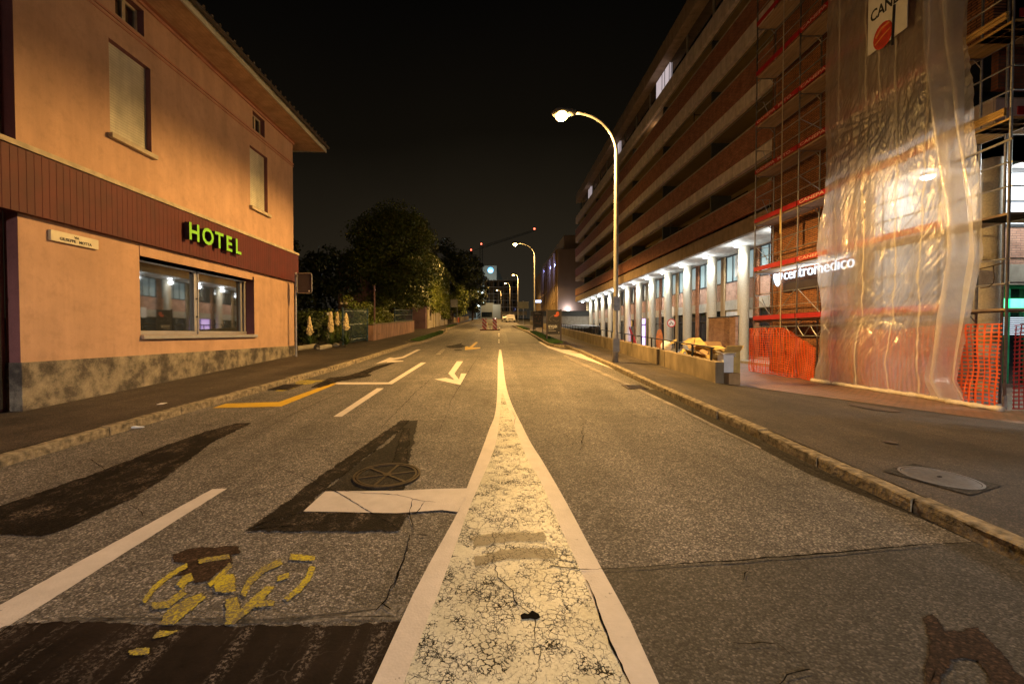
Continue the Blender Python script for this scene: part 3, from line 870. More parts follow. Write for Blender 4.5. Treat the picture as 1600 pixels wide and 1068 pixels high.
# the wedge between the lanes
OL = [(778,560),(776,627),(763,674),(730,760),(716,798),(659,902),(583,1064)]
OR = [(785,560),(792,608),(820.5,674),(849,722),(882,779),(930,869),(982,964),(1030,1068)]
IL = [(784,612),(778,674),(768,712),(735,788),(716,840),(683,931),(630,1068)]
IR = [(785,612),(816,698),(844,750),(873,817),(906,888),(939,969),(982,1068)]
def W(pts, dz): return [G(px, py, dz) for px, py in pts]
def ext(P, dz, n=-2.5):
    a, b = Vector(P[-2]), Vector(P[-1]); t = (n-b.y)/(b.y-a.y); q = b + (b-a)*t*0.9
    return P + [(q.x, n, SL*n+dz)]
def smooth_line(P, k=6):
    Q = []
    for i in range(len(P)-1):
        p0 = P[max(i-1,0)]; p1 = P[i]; p2 = P[i+1]; p3 = P[min(i+2, len(P)-1)]
        for j in range(k):
            t = j/k
            f = lambda a, b, c, d: 0.5*((2*b)+(-a+c)*t+(2*a-5*b+4*c-d)*t*t+(-a+3*b-3*c+d)*t**3)
            Q.append(tuple(f(p0[q], p1[q], p2[q], p3[q]) for q in range(3)))
    return Q + [P[-1]]
w = MB()
L = smooth_line(ext(W(OL, .006), .006)); Rr = smooth_line(ext(W(OR, .006), .006))
w.poly(Rr + L[::-1])
w.poly([G(778.5,560,.006), G(785,560,.006), G(783,546,.006), G(780,546,.006)])
struct(w.build('road_marking', M['white']))
w = MB()
L = smooth_line(ext(W(IL, .009), .009)); Rr = smooth_line(ext(W(IR, .009), .009))
w.poly(Rr + L[::-1])
struct(w.build('road_marking', M['crackle']))
mark([(474,798),(508,767),(620,766),(680,763),(734,762),(715,799),(690,796),(620,801)], M['white'], 'road_marking', 0.012)
# dark rubber streaks over the wedge, a tar blob and the cracked edge beside the right band
soft([(738,838),(780,832),(850,830),(852,845),(800,846),(742,852)], M['rubber_s'], 'road_marking', 0.013, 0.05)
soft([(740,868),(800,856),(860,856),(875,872),(800,872),(745,883)], M['rubber_s'], 'road_marking', 0.013, 0.05)
mark([(811,961),(817,957),(824,958),(832,954),(841,958),(843,963),(835,965),(828,967),(817,965)], M['crack'], 'tar_blob', 0.013, 0.01)

def crack(pix, wd, amp=0.02, dz=0.0145):
    P = [Vector(G(px, py, dz)) for px, py in pix]
    Q = []
    for a, b in zip(P, P[1:]):
        n = max(2, int((b-a).length/0.035)); n = min(n, 200)
        for i in range(n): Q.append(a + (b-a)*(i/n))
    Q.append(P[-1]); w = MB(); rows = []
    off = 0
    for i, p in enumerate(Q):
        d = (Q[min(i+1, len(Q)-1)] - Q[max(i-1, 0)]); d.z = 0; d.normalize(); nn = Vector((-d.y, d.x, 0))
        off = off*0.85 + rnd.uniform(-amp, amp)*0.5
        ww = wd*rnd.uniform(0.35, 1.3)*(0.3 + 0.7*math.sin(math.pi*min(1, max(0.05, i/len(Q)))))
        c = p + nn*off
        rows.append((c + nn*ww/2, c - nn*ww/2))
    for (a, b), (c, d) in zip(rows, rows[1:]):
        w.quad(*[(q.x, q.y, SL*q.y + dz) for q in (a, b, d, c)])
    return struct(w.build('road_crack', M['crack']))
for pts, wd, am in [
    ([(935,888),(1000,886),(1190,871),(1300,862),(1380,855),(1528,845)], 0.016, 0.008),
    ([(640,835),(618,905),(590,955)], 0.014, 0.02), ([(595,940),(612,950)], 0.01, 0.01), ([(640,835),(668,836)], 0.012, 0.01),
    ([(430,728),(485,748),(520,765),(600,812),(640,835)], 0.010, 0.01),
    ([(375,780),(440,760),(490,748)], 0.008, 0.01),
    ([(525,765),(560,770),(620,772),(650,780),(680,785)], 0.008, 0.02), ([(645,780),(640,800),(648,830)], 0.009, 0.012), ([(664,782),(655,795),(646,803)], 0.008, 0.01),
    ([(583,680),(650,612),(692,575)], 0.010, 0.01), ([(685,678),(705,625),(735,575),(752,550)], 0.010, 0.01),
    ([(390,681),(470,640),(545,608),(560,602)], 0.012, 0.012),
    ([(380,684),(470,686),(560,683)], 0.006, 0.015),
    ([(838,676),(870,700),(905,690),(912,655),(860,640)], 0.008, 0.05), ([(850,660),(905,690),(900,710)], 0.008, 0.04),
    ([(770,830),(775,900),(800,945),(820,965),(835,1010),(822,1068)], 0.0065, 0.04), ([(775,900),(735,890)], 0.005, 0.02),
    ([(935,888),(906,888),(860,880)], 0.012, 0.02), ([(916,905),(935,950),(955,1000),(985,1068)], 0.012, 0.012),
    ([(138,714),(165,733)], 0.008, 0.01), ([(205,785),(225,808)], 0.006, 0.02),
    ([(1170,885),(1160,905)], 0.006, 0.02), ([(1205,1068),(1240,1050),(1262,1042)], 0.012, 0.03), ([(1140,1000),(1215,1002),(1245,1030)], 0.006, 0.02),
    ([(800,640),(806,652),(804,664)], 0.006, 0.02)]:
    crack(pts, wd, am)

# the worn yellow bicycle mark
K = 4.853
def stroke(pts, wd):
    pts = [(200 + x/K, 820 + y/K) for x, y in pts]; wd = wd/K/2
    l_, r_ = [], []
    for i, p in enumerate(pts):
        a = pts[max(i-1, 0)]; b = pts[min(i+1, len(pts)-1)]
        dx, dy = b[0]-a[0], b[1]-a[1]; q = math.hypot(dx, dy)
        l_.append((p[0]-dy/q*wd, p[1]+dx/q*wd)); r_.append((p[0]+dy/q*wd, p[1]-dx/q*wd))
    return l_ + r_[::-1]
w = MB()
for pts, wd in (([(120,580),(200,470),(330,370),(450,300)], 34), ([(535,278),(600,258),(690,248),(770,232)], 34), ([(392,465),(430,410),(490,385)], 60),
                ([(615,455),(700,380),(780,295)], 36), ([(870,530),(920,430),(1020,340),(1165,270)], 48), ([(1230,238),(1320,244),(1415,250)], 42),
                ([(1195,560),(1300,480),(1370,390),(1400,310)], 44), ([(1130,405),(1220,378)], 40), ([(180,610),(300,600),(430,500)], 50)):
    soft_into(w, [Vector(G(*p, 0.0095)) for p in stroke(pts, wd)], 0.0095, 0.014, 0.02)
for pts in ([(650,440),(700,375),(800,370),(820,500),(740,510),(660,500)], [(230,750),(300,640),(430,560),(560,510),(590,550),(350,750)],
            [(740,560),(830,540),(850,640),(950,540),(1050,460),(1115,465),(1020,570),(1110,570),(1110,610),(960,620),(810,745),(740,750)],
            [(170,860),(240,790),(380,800),(300,835)], [(0,950),(60,930),(170,930),(150,980),(0,985)]):
    soft_into(w, [Vector(G(*p, 0.0099)) for p in c3(pts, 200, 820, K)], 0.0099, 0.016, 0.02)
soft_build(w, M['yellow_s'], 'road_marking')

# ================================================================== COVERS AND LITTER
def cover_round(px, py, rad, name, label, dz=0.010):
    x, y, z = G(px, py, dz)
    t = root(name, label, 'manhole cover', (x, y, z))
    tilt = Vector((0, 1, SL)).normalized()
    def P(r, a, h=0): return (x + r*math.cos(a), y + r*math.sin(a), z + SL*r*math.sin(a) + h)
    m1 = MB()
    N = 48
    for r0, r1, h in ((rad*0.93, rad, 0.012), (rad*0.84, rad*0.90, 0.010)):
        for i in range(N):
            a, b = 2*math.pi*i/N, 2*math.pi*(i+1)/N
            m1.quad(P(r0,a,h), P(r1,a,h), P(r1,b,h), P(r0,b,h)); m1.quad(P(r1,a,h), P(r1,a,-.01), P(r1,b,-.01), P(r1,b,h)); m1.quad(P(r0,a,-.01), P(r0,a,h), P(r0,b,h), P(r0,b,-.01))
    m1.build('rim', M['iron'], t)
    m2 = MB()
    for i in range(6):
        a = math.pi*i/3 + 0.35; d = Vector((math.cos(a), math.sin(a), SL*math.sin(a))); s_ = Vector((-math.sin(a), math.cos(a), SL*math.cos(a)))
        m2.obox(Vector((x,y,z)) + d*rad*0.47 + Vector((0,0,.003)), d*rad*0.40, s_*0.014, (0,0,0.006))
    m2.build('spoke', M['iron'], t)
    m3 = MB(); m3.poly([P(rad*0.84, 2*math.pi*i/N, 0.001) for i in range(N)]); m3.build('infill', M['darkmid'], t)
    m4 = MB(); m4.poly([P(rad*0.13, 2*math.pi*i/16, 0.011) for i in range(16)])
    m4.build('hub', M['iron'], t)
    return t
cover_round(605, 742, 0.325, 'manhole_cover', 'round spoked iron manhole cover in the left lane beside the white bar')

def walkpt(px, py):     # a point of the right pavement
    a, b, c = ray(px, py); t = 1.0
    for _ in range(60):
        x, y, z = a*t, b*t, EYE + c*t
        zz = terr_z(x, y) if y < EDGE(max(3.5,x)) else pave_z(x, y)
        t *= (EYE - zz)/max(1e-6, (EYE - z))
    return (a*t, b*t, EYE + c*t)
x, y, z = walkpt(1468, 746)
t = root('utility_cover', 'round ribbed iron cover in a square frame on the near right pavement', 'manhole cover', (x, y, z))
def surf(u, v, h): return (x+u, y+v, terr_z(x+u, y+v)+h)
m1 = MB(); N = 40; a45 = 0.42
ca, sa = math.cos(a45), math.sin(a45)
def rot(u, v): return (u*ca - v*sa, u*sa + v*ca)
m1.poly([surf(*rot(u, v), 0.003) for u, v in ((-.30,-.30),(.30,-.30),(.30,.30),(-.30,.30))]); m1.build('frame', M['gutter'], t)
m2 = MB()
for i in range(N):
    a, b = 2*math.pi*i/N, 2*math.pi*(i+1)/N
    for r0, r1 in ((0.265, 0.285),):
        m2.quad(surf(r0*math.cos(a), r0*math.sin(a), .008), surf(r1*math.cos(a), r1*math.sin(a), .008), surf(r1*math.cos(b), r1*math.sin(b), .008), surf(r0*math.cos(b), r0*math.sin(b), .008))
m2.poly([surf(.26*math.cos(2*math.pi*i/N), .26*math.sin(2*math.pi*i/N), .0055) for i in range(N)])
for k in range(-6, 7):
    u = k*0.038; hh = math.sqrt(max(0, .25**2-u*u))
    p = [surf(*rot(u+du, s_*hh), h) for du, s_, h in ((-.009,-1,.0085),(.009,-1,.0085),(.009,1,.0085),(-.009,1,.0085))]
    m2.poly(p)
m2.build('lid', M['iron_lid'], t)
m3 = MB(); m3.poly([surf(*rot(.035*math.cos(q*.785), .016*math.sin(q*.785)), .011) for q in range(8)]); m3.build('keyhole', M['crack'], t)

def flat_cover(px, py, rx, ry, m, label, name='utility_cover', cat='utility cover'):
    x, y, z = walkpt(px, py); w = MB()
    w.grid(1, 24, lambda u, v: (x + u*rx*math.cos(6.2832*v), y + u*ry*math.sin(6.2832*v), terr_z(x + u*rx*math.cos(6.2832*v), y + u*ry*math.sin(6.2832*v)) + (0.008 if y < EDGE(x) else 0.012)))
    return tag(w.build(name, m, loc=(x, y, z)), label, cat)
flat_cover(1365, 637, 0.36, 0.36, M['iron'], 'brown round cover on the pavement near the brick paving edge')
flat_cover(1391, 691, 0.07, 0.07, M['iron'], 'small round valve cap in the middle of the right pavement', 'valve_cap', 'valve cap')
def grate(px, py, w_, d_, label, dz=0.012):
    x, y, z = G(px, py, dz); t = root('drain_grate', label, 'drain grate', (x, y, z))
    a = MB(); zz = lambda yy: SL*yy+dz
    a.quad((x-w_,y-d_,zz(y-d_)-.003),(x+w_,y-d_,zz(y-d_)-.003),(x+w_,y+d_,zz(y+d_)-.003),(x-w_,y+d_,zz(y+d_)-.003)); a.build('pit', M['crack'], t)
    b = MB()
    for i in range(9):
        yy = y - d_ + 2*d_*(i+.25)/9
        b.obox((x, yy, zz(yy)+.003), (w_,0,0), (0,.012,0), (0,0,.005))
    for s_ in (-1, 1): b.obox((x+s_*w_, y, zz(y)+.003), (.02,0,0), (0,d_,SL*d_), (0,0,.006))
    b.build('grille', M['iron'], t)
grate(992, 604, 0.2, 0.25, 'iron drain grate in the gutter beside the right kerb')
grate(447, 604, 0.2, 0.35, 'iron drain grate in the gutter beside the left kerb')
def leftwalk(px, py, h=0.0): return G(px, py, 0.105+h)
x, y, z = leftwalk(253, 631)
w = MB(); w.obox((x, y, z+.006), (0.045,0.01,0), (-0.01,0.06,.003), (0.002,0,0.005)); tag(w.build('paper_scrap', M['signwhite'], loc=(x,y,z)), 'small white scrap of paper on the left pavement', 'litter')
x, y, z = G(212, 669, 0.006)
w = MB(); w.path([(x-.10,y-.03,z+.012),(x,y,z+.02),(x+.08,y+.05,z+.010)], [0.012,.02,.008], 6); tag(w.build('litter_wrapper', M['signwhite'], loc=(x,y,z)), 'crumpled white wrapper in the gutter against the left kerb', 'litter')

# ================================================================== HOTEL
HX = -7.4; HY0, HY1 = 6.75, 15.87
hotel = root('hotel_building', 'peach rendered two storey hotel with oxblood cladding band and deep eaves on the left', 'building', (-7.4, 15.87, 0.4))
def wall_holes(name, m, X, y0, y1, z0, z1, holes, parent, depth=0.16, rev=None, axis='X', sign=1):
    # a wall in the plane axis = X with rectangular openings and their reveals going inward by depth
    w = MB(); rv = MB()
    ysx = sorted({y0, y1} | {h[0] for h in holes} | {h[1] for h in holes})
    zsx = sorted({z0, z1} | {h[2] for h in holes} | {h[3] for h in holes})
    def P(d, y, z): return (X + d, y, z) if axis == 'X' else (y, X + d, z)
    for a, b in zip(ysx, ysx[1:]):
        for c, d in zip(zsx, zsx[1:]):
            my, mz = (a+b)/2, (c+d)/2
            if any(h[0] < my < h[1] and h[2] < mz < h[3] for h in holes): continue
            w.quad(P(0,a,c), P(0,b,c), P(0,b,d), P(0,a,d))
    for a, b, c, d in holes:
        q = -depth*sign
        for e in ((a,c,b,c),(b,c,b,d),(b,d,a,d),(a,d,a,c)):
            rv.quad(P(0,e[0],e[1]), P(0,e[2],e[3]), P(q,e[2],e[3]), P(q,e[0],e[1]))
    o = w.build(name, m, parent)
    if rev and holes: rv.build('window_reveal', rev, parent)
    return o
big = (9.03, 13.27, 1.56, 3.30)
ups = [(8.40, 9.40, 5.42, 7.22), (13.12, 14.12, 5.42, 7.22)]
att = [(8.56, 9.25, 7.79, 8.33), (13.30, 13.98, 7.79, 8.33)]
wall_holes('wall', M['stucco'], HX, HY0, HY1, 0.9, 8.75, [big]+ups+att, hotel, 0.34, M['reveal'])
w = MB(); w.quad((HX,HY1,0.3),(HX-9,HY1,0.3),(HX-9,HY1,8.75),(HX,HY1,8.75))
w.build('side_wall', M['reveal'], hotel)
w = MB(); w.quad((HX,HY0,0),(HX-.22,HY0,0),(HX-.22,HY0,8.75),(HX,HY0,8.75)); w.build('wall_return', M['reveal'], hotel)
w = MB(); w.box(HX-.25, HX-.22, -6, HY0-.01, -.5, 8.6); w.build('recessed_wall', M['reveal'], hotel)
w = MB(); w.box(HX-.22, HX+.035, HY0-.02, HY1+.02, -.2, 1.14); w.build('plinth', M['plinth'], hotel, bevel=.006)
# oxblood band with the cream ledge above
w = MB(); w.box(HX-.1, HX+.11, 3.0, HY1+.14, 3.45, 4.42); w.build('cladding_band', M['cladding'], hotel)
w = MB(); w.box(HX-.1, HX+.13, 3.0, HY1+.17, 4.435, 4.52); w.build('ledge', M['cream'], hotel, bevel=.005)
w = MB(); w.box(HX, HX+.03, HY0-.03, HY1+.03, 7.68, 7.72); w.box(HX, HX+.018, HY0-.03, HY1+.03, 7.60, 7.63); w.build('string_course', M['trim'], hotel)
w = MB()
for z0, z1, d in ((8.40,8.46,.05),(8.48,8.56,.11),(8.58,8.70,.19)): w.box(HX, HX+d, -2, HY1+.02+d*.3, z0, z1)
w.build('cornice', M['trim'], hotel)
w = MB(); w.poly([(HX-9,-3,8.72),(HX+.88,-3,8.46),(HX+.88,HY1+.75,8.46),(HX-9,HY1+.75,8.72)]); w.build('eave_soffit', M['soffit_wood'], hotel)
w = MB(); w.box(HX+.88, HX+.92, -3, HY1+.79, 8.42, 8.62); w.box(HX-9, HX+.88, HY1+.75, HY1+.79, 8.45, 8.62); w.build('fascia_board', M['fascia'], hotel)
w = MB(); w.poly([(HX+.98,-3,8.63),(HX+.98,HY1+.84,8.63),(HX-5,HY1+.84,11.2),(HX-5,-3,11.2)])
for i in range(70):
    yy = -3 + i*0.28
    if yy < HY1+.8: w.path([(HX+1.02,yy,8.66),(HX+.7,yy,8.80)], 0.055, 6)
rf = w.build('roof', M['tiles'], hotel)
def gutter():
    w = MB()
    w.path([(HX+.99,-3,8.60),(HX+.99,HY1+.8,8.60)], 0.055, 8); w.build('gutter_pipe', M['tiles'], hotel)
gutter()
for y0, y1, z0, z1 in ups:
    s = MB(); s.box(HX-.14, HX-.11, y0, y1, z0, z1); sh = s.build('shutter', M['shutter'], hotel)
    s = MB(); s.box(HX-.18, HX+.10, y0-.06, y1+.06, z0-.10, z0-.01); s.build('window_sill', M['stone_sill'], hotel, bevel=.006)
for y0, y1, z0, z1 in att:
    s = MB(); X0, X1 = HX-.19, HX-.14; t_ = .05
    s.box(X0,X1,y0,y0+t_,z0,z1); s.box(X0,X1,y1-t_,y1,z0,z1); s.box(X0,X1,y0+t_,y1-t_,z0,z0+t_); s.box(X0,X1,y0+t_,y1-t_,z1-t_,z1); ym=(y0+y1)/2; s.box(X0,X1+.01,ym-.04,ym+.04,z0+t_,z1-t_)
    f = s.build('window_frame', M['cream'], hotel)
    s = MB(); s.box(HX-.18, HX-.172, y0+t_, y1-t_, z0+t_, z1-t_); s.build('pane', M['glass_up'], f)
# large sliding window
y0, y1, z0, z1 = big
s = MB(); s.box(HX-.02, HX+.012, y0, y1-.10, z1-.10, z1+.12); s.build('roller_box', M['stucco'], hotel)
s = MB(); X0, X1 = HX-.31, HX-.24
s.box(X0,X1,y0,y1,z0,z0+.09); s.box(X0,X1,y0,y1,z1-.18,z1-.14); s.box(X0,X1,y0,y0+.05,z0+.09,z1-.18); s.box(X0,X1,y1-.30,y1-.22,z0+.09,z1-.18); s.box(X0,X1,y1-.12,y1-.04,z0+.09,z1-.18)
ym = 11.02; s.box(X0+.01,X1+.02,ym-.055,ym+.045,z0+.09,z1-.18); s.box(X0,X1+.04,ym+.055,ym+.085,z0+.01,z1-.15)
f = s.build('window_frame', M['alu'], hotel, bevel=.004)
s = MB(); s.box(HX-.29, HX-.282, y0+.05, ym-.05, z0+.09, z1-.18); s.build('pane', M['glass'], f)
s = MB(); s.box(HX-.28, HX-.272, ym+.085, y1-.30, z0+.09, z1-.18); s.build('pane', M['glass'], f)
s = MB(); s.box(HX-.31, HX+.08, y0-.0, y1+.05, z0-.085, z0-.004); s.build('window_sill', M['alu'], hotel, bevel=.004)
s = MB()
for z in (2.0, 2.45): s.box(HX-.21, HX-.19, ym-.01, ym+.03, z, z+.03)
s.build('latch', M['black'], f)
# downpipe and entrance door in the recess at the near end
s = MB(); s.path([(HX-.10,6.52,8.4),(HX-.10,6.52,1.9),(HX-.10,6.52,.45)], .045, 8); s.path([(HX-.10,6.52,2.15),(HX-.10,6.52,2.2)], .055, 8)
s.build('downpipe', M['black'], hotel)
s = MB(); s.box(HX-.22, HX-.18, 5.2, 6.40, .32, 3.3); d = s.build('door', M['alu_dark'], hotel)
s = MB(); s.box(HX-.18, HX-.14, 6.30, 6.36, 1.35, 1.65); s.build('handle', M['alu'], d)
s = MB(); s.box(HX-.20, HX-.02, 4.5, 6.45, .30, .40); s.build('door_step', M['stone_sill'], hotel)

# green letters
sign = root('hotel_sign', 'green raised letters HOTEL on the oxblood band', 'sign', (HX+.11, 11.3, 3.9))
lx = 10.12
for ch, wd in zip('HOTEL', (.46,.50,.43,.41,.34)):
    o = text_mesh(ch, 0.55, HX+.20, lx, 3.79, (0,1,0), (0,0,1), M['hotelgreen'], 'letter', sign, depth=0.055, bold=0.013, sidem=M['letterside'])
    lx += wd
plate = root('street_name_plate', 'cream street name plate reading VIA GIUSEPPE MOTTA', 'sign', (HX, 7.63, 3.2))
s = MB(); s.box(HX+.005, HX+.05, 7.20, 8.06, 3.13, 3.305); s.build('plate', M['marble'], plate, bevel=.004)
text_mesh('VIA', 0.055, HX+.053, 7.64, 3.235, (0,1,0), (0,0,1), M['ink'], 'lettering', plate, .002, .001, 'CENTER')
text_mesh('GIUSEPPE   MOTTA', 0.068, HX+.053, 7.63, 3.165, (0,1,0), (0,0,1), M['ink'], 'lettering', plate, .002, .001, 'CENTER')

# sign seen from behind at the hotel corner
bx, by, bz = G(463, 556, 0.11)
t = root('traffic_sign', 'rear of a rounded traffic sign on a pale steel pole at the hotel corner', 'sign', (bx, by, bz))
s = MB(); s.tube((bx,by,bz-.05),(bx,by,3.72),.03,10); s.build('pole', M['galv'], t, smooth=False)
def rrect(w, x0, x1, z0, z1, y, r, k=5, th=.02):
    pts = []
    for cx, cz, a0 in ((x1-r,z1-r,0),(x0+r,z1-r,90),(x0+r,z0+r,180),(x1-r,z0+r,270)):
        for i in range(k+1):
            a = R(a0 + 90*i/k); pts.append((cx+r*math.cos(a), cz+r*math.sin(a)))
    n = len(pts)
    w.poly([(x,y,z) for x, z in pts]); w.poly([(x,y+th,z) for x, z in pts][::-1])
    for (a,b),(c,d) in zip(pts, pts[1:]+pts[:1]): w.quad((a,y,b),(c,y,d),(c,y+th,d),(a,y+th,b))
    return pts
X0, Z1 = FY(465, 427, by); X1, Z0 = FY(488, 458, by)
s = MB(); pts = rrect(s, X0, X1, Z0, Z1, by-.03, .06); s.build('panel', M['signback'], t)
s = MB(); s.path([(x, by-.035, z) for x, z in pts+pts[:1]], .016, 6, cap=False); s.build('rim', M['galv'], t)
s = MB(); s.box(bx-.02, X0+.03, by-.05, by-.03, Z0+.08, Z0+.11); s.box(bx-.02, X0+.03, by-.05, by-.03, Z1-.11, Z1-.08); s.build('bracket', M['galv'], t)
s = MB(); s.box(X1-.12, X1-.07, by-.034, by-.031, Z0+.05, Z0+.10); s.build('sticker', M['signwhite'], t)

# ================================================================== GARDEN SIDE ON THE LEFT
def leaves(w, cx, cy, cz, n, size, rx, ry, rz, droop=0.3, shell=0.55):
    for _ in range(n):
        while True:
            u = Vector((rnd.uniform(-1,1), rnd.uniform(-1,1), rnd.uniform(-1,1)))
            if shell < u.length < 1: break
        p = Vector((cx+u.x*rx, cy+u.y*ry, cz+u.z*rz))
        s_ = size*rnd.uniform(.6, 1.3)
        nrm = (u + Vector((rnd.uniform(-.8,.8), rnd.uniform(-.8,.8), rnd.uniform(-.4,.9)))).normalized()
        a = nrm.cross(Vector((rnd.uniform(-1,1), rnd.uniform(-1,1), -droop))).normalized(); b = nrm.cross(a)
        w.poly([tuple(p - a*s_*.5), tuple(p + b*s_*.32), tuple(p + a*s_*.55), tuple(p - b*s_*.32)])
def tree(name, label, x, y, z0, H, rx, ry, crown0, n, leafm_, size=.22, clumps=60, trunk=.22, cat='tree', group=None, seed=1, cone=0.0):
    rs = random.Random(seed)
    t = root(name, label, cat, (x, y, z0), group)
    tr = MB(); top = z0 + H*.72
    tr.path([(x,y,z0-.3),(x+.1,y,z0+H*.25),(x-.1,y+.1,z0+H*.5),(x,y,top)], [trunk,trunk*.8,trunk*.5,trunk*.15], 9)
    cz = z0 + crown0 + (H-crown0)/2; rz = (H-crown0)/2
    for k in range(9):
        a = rs.uniform(0, 6.28); h = z0 + H*rs.uniform(.25,.6)
        e = Vector((x + math.cos(a)*rx*.75, y + math.sin(a)*ry*.75, h + H*rs.uniform(.08,.22)))
        m_ = (Vector((x,y,h)) + e)/2 + Vector((0,0,.25))
        tr.path([(x,y,h), tuple(m_), tuple(e)], [trunk*.35, trunk*.2, trunk*.07], 6)
    tr.build('trunk', M['bark'], t)
    w = MB()
    for k in range(clumps):
        while True:
            u = Vector((rs.uniform(-1,1), rs.uniform(-1,1), rs.uniform(-1,1)))
            if u.length < 1 and u.length > .35: break
        f = 1 - cone*max(0, (u.z+1)/2)
        c = Vector((x+u.x*rx*f, y+u.y*ry*f, cz+u.z*rz))
        q = rs.uniform(.16,.30)*min(rx, rz)*1.15
        leaves(w, c.x, c.y, c.z, n//clumps, size, q*1.15, q*1.15, q*.8)
    w.build('crown', leafm_, t)
    return t
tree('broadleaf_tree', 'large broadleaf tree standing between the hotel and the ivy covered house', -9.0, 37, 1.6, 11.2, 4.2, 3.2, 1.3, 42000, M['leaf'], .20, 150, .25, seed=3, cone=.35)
tree('broadleaf_tree', 'nearly black tree right behind the hotel corner', -15.5, 33, 1.4, 7.0, 4.5, 4, 1.2, 6000, M['leafshade'], .30, 70, seed=5)
tree('broadleaf_tree', 'dark tree low behind the large broadleaf tree', -17, 48, 2.0, 9.0, 5, 4, 1.5, 6000, M['leafshade'], .35, 70, seed=6)
tree('broadleaf_tree', 'dark tall tree beyond the ivy house, left of the crane', -8.2, 80, 3.6, 14.8, 4.6, 4.5, 2.5, 15000, M['leafshade'], .38, 90, seed=7)
tree('broadleaf_tree', 'dark tree closest to the far road, right of the tall one', -5.6, 98, 4.4, 14.0, 3.4, 4, 1.5, 9000, M['leafshade'], .40, 70, seed=8)
tree('broadleaf_tree', 'dark tree rising behind the roof of the ivy house', -11.5, 66, 2.9, 14.5, 3.2, 4, 3, 8000, M['leafshade'], .36, 60, seed=9)
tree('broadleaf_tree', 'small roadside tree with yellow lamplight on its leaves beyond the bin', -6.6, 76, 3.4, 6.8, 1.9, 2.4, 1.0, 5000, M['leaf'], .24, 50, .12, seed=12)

# low shrubs in the garden
def shrub(label, x, y, z0, rx, ry, rz, n, m, size=.1, seed=1, name='shrub', cat='shrub', group=None):
    t = root(name, label, cat, (x, y, z0), group)
    rs = random.Random(seed); w = MB()
    for k in range(14):
        a = rs.uniform(0, 6.28); q = rs.uniform(0,.65)
        leaves(w, x+math.cos(a)*q*rx, y+math.sin(a)*q*ry, z0+rz*rs.uniform(.5,1.25), n//14, size, rx*.5, ry*.5, rz*.5)
    w.build('foliage', m, t)
    s = MB()
    for k in range(5):
        a = rs.uniform(0, 6.28); s.path([(x,y,z0-.1),(x+math.cos(a)*rx*.4,y+math.sin(a)*ry*.4,z0+rz*1.2)], [.03,.01], 5)
    s.build('stem', M['bark'], t)
    return t
shrub('dark leafy shrub behind the cream yucca flowers next to the hotel', -9.9, 22.0, 1.0, 1.2, 1.4, 1.15, 5200, M['leafshade'], .13, 2)
shrub('dark rounded shrub behind the middle yuccas', -9.0, 23.8, 1.05, 1.2, 1.5, 1.1, 4800, M['leaf'], .12, 4)
h = root('hedge', 'overgrown green hedge spilling over the garden wall and blue gate', 'hedge', (-7.8, 27, 1.3))
w = MB(); rs = random.Random(9)
for k in range(70):
    y = rs.uniform(23.6, 31.2); x = -7.6 - rs.uniform(0, 1.4) + (.35 if y < 25.5 else 0)
    hh = 1.95 + .25*math.sin(y*1.3) + .2*math.sin(y*3.1)
    leaves(w, x, y, SL*y + rs.uniform(.25, hh), 190, .12, .42, .55, .38, .9, .3)
w.build('foliage', M['leaf'], h)
s = MB()
for k in range(8): s.path([(-8.1,24+k,SL*(24+k)),(-8.0,24+k+.2,SL*(24+k)+1.9)], [.035,.012], 5)
s.build('stem', M['bark'], h)

def yucca(px, py_base, pyt, pyb, label):
    bx_, by_, bz_ = G(px, py_base, .16)
    t = root('yucca_plant', label, 'yucca', (bx_, by_, bz_), 'flowering yuccas in the bed by the hotel')
    w = MB()
    for k in range(55):
        a = rnd.uniform(0, 6.28); L = rnd.uniform(.5, .8); el = rnd.uniform(.35, 1.45)
        d = Vector((math.cos(a)*math.cos(el), math.sin(a)*math.cos(el), math.sin(el))); sd = Vector((-math.sin(a), math.cos(a), 0))*.022
        p0 = Vector((bx_, by_, bz_+.05)); p1 = p0 + d*L*.6; p2 = p0 + d*L + Vector((0,0,-.16*math.cos(el)))
        w.quad(*map(tuple, (p0-sd, p0+sd, p1+sd*.8, p1-sd*.8))); w.poly([tuple(p1-sd*.8), tuple(p1+sd*.8), tuple(p2)])
    w.build('leaf_rosette', M['yucca'], t)
    zt = FY(px, pyt, by_)[1]; zb = FY(px, pyb, by_)[1]
    s = MB(); s.path([(bx_,by_,bz_),(bx_,by_,zt)], [.022,.008], 6); s.build('flower_stalk', M['yucca'], t)
    f = MB(); n = 130
    for k in range(n):
        q = k/n; z = zb + (zt-zb)*q; r_ = (.17*(1-q)**.7*min(1, .35+q*4) + .008)*rnd.uniform(.6,1.15); a = k*2.4
        c = Vector((bx_ + math.cos(a)*r_*rnd.uniform(.5,1), by_+math.sin(a)*r_*rnd.uniform(.5,1), z + rnd.uniform(-.02,.02)))
        sz_ = rnd.uniform(.028,.045); f.sphere(c, sz_, sz_, sz_*1.25, 5, 3)
    f.build('flower_panicle', M['petal'], t)
yucca(484, 541, 495, 523, 'yucca with one cream flower spike closest to the hotel wall')
yucca(517, 540, 487, 518, 'yucca with the tallest cream flower spike in the middle of the bed')
yucca(528, 537, 488, 508, 'yucca with the small cream flower spike behind the tall one')
yucca(541, 540, 490, 515, 'yucca with a cream flower spike beside the blue gate')
s = MB()
a = G(466, 546, .1); b = G(552, 540, .1)
P = [G(463,547,.1), G(493,543,.1), G(500,546,.1), G(516,542.5,.1)]
s.path([(p[0], p[1], p[2]+.06) for p in P], [.11,.13,.12,.10], 7)
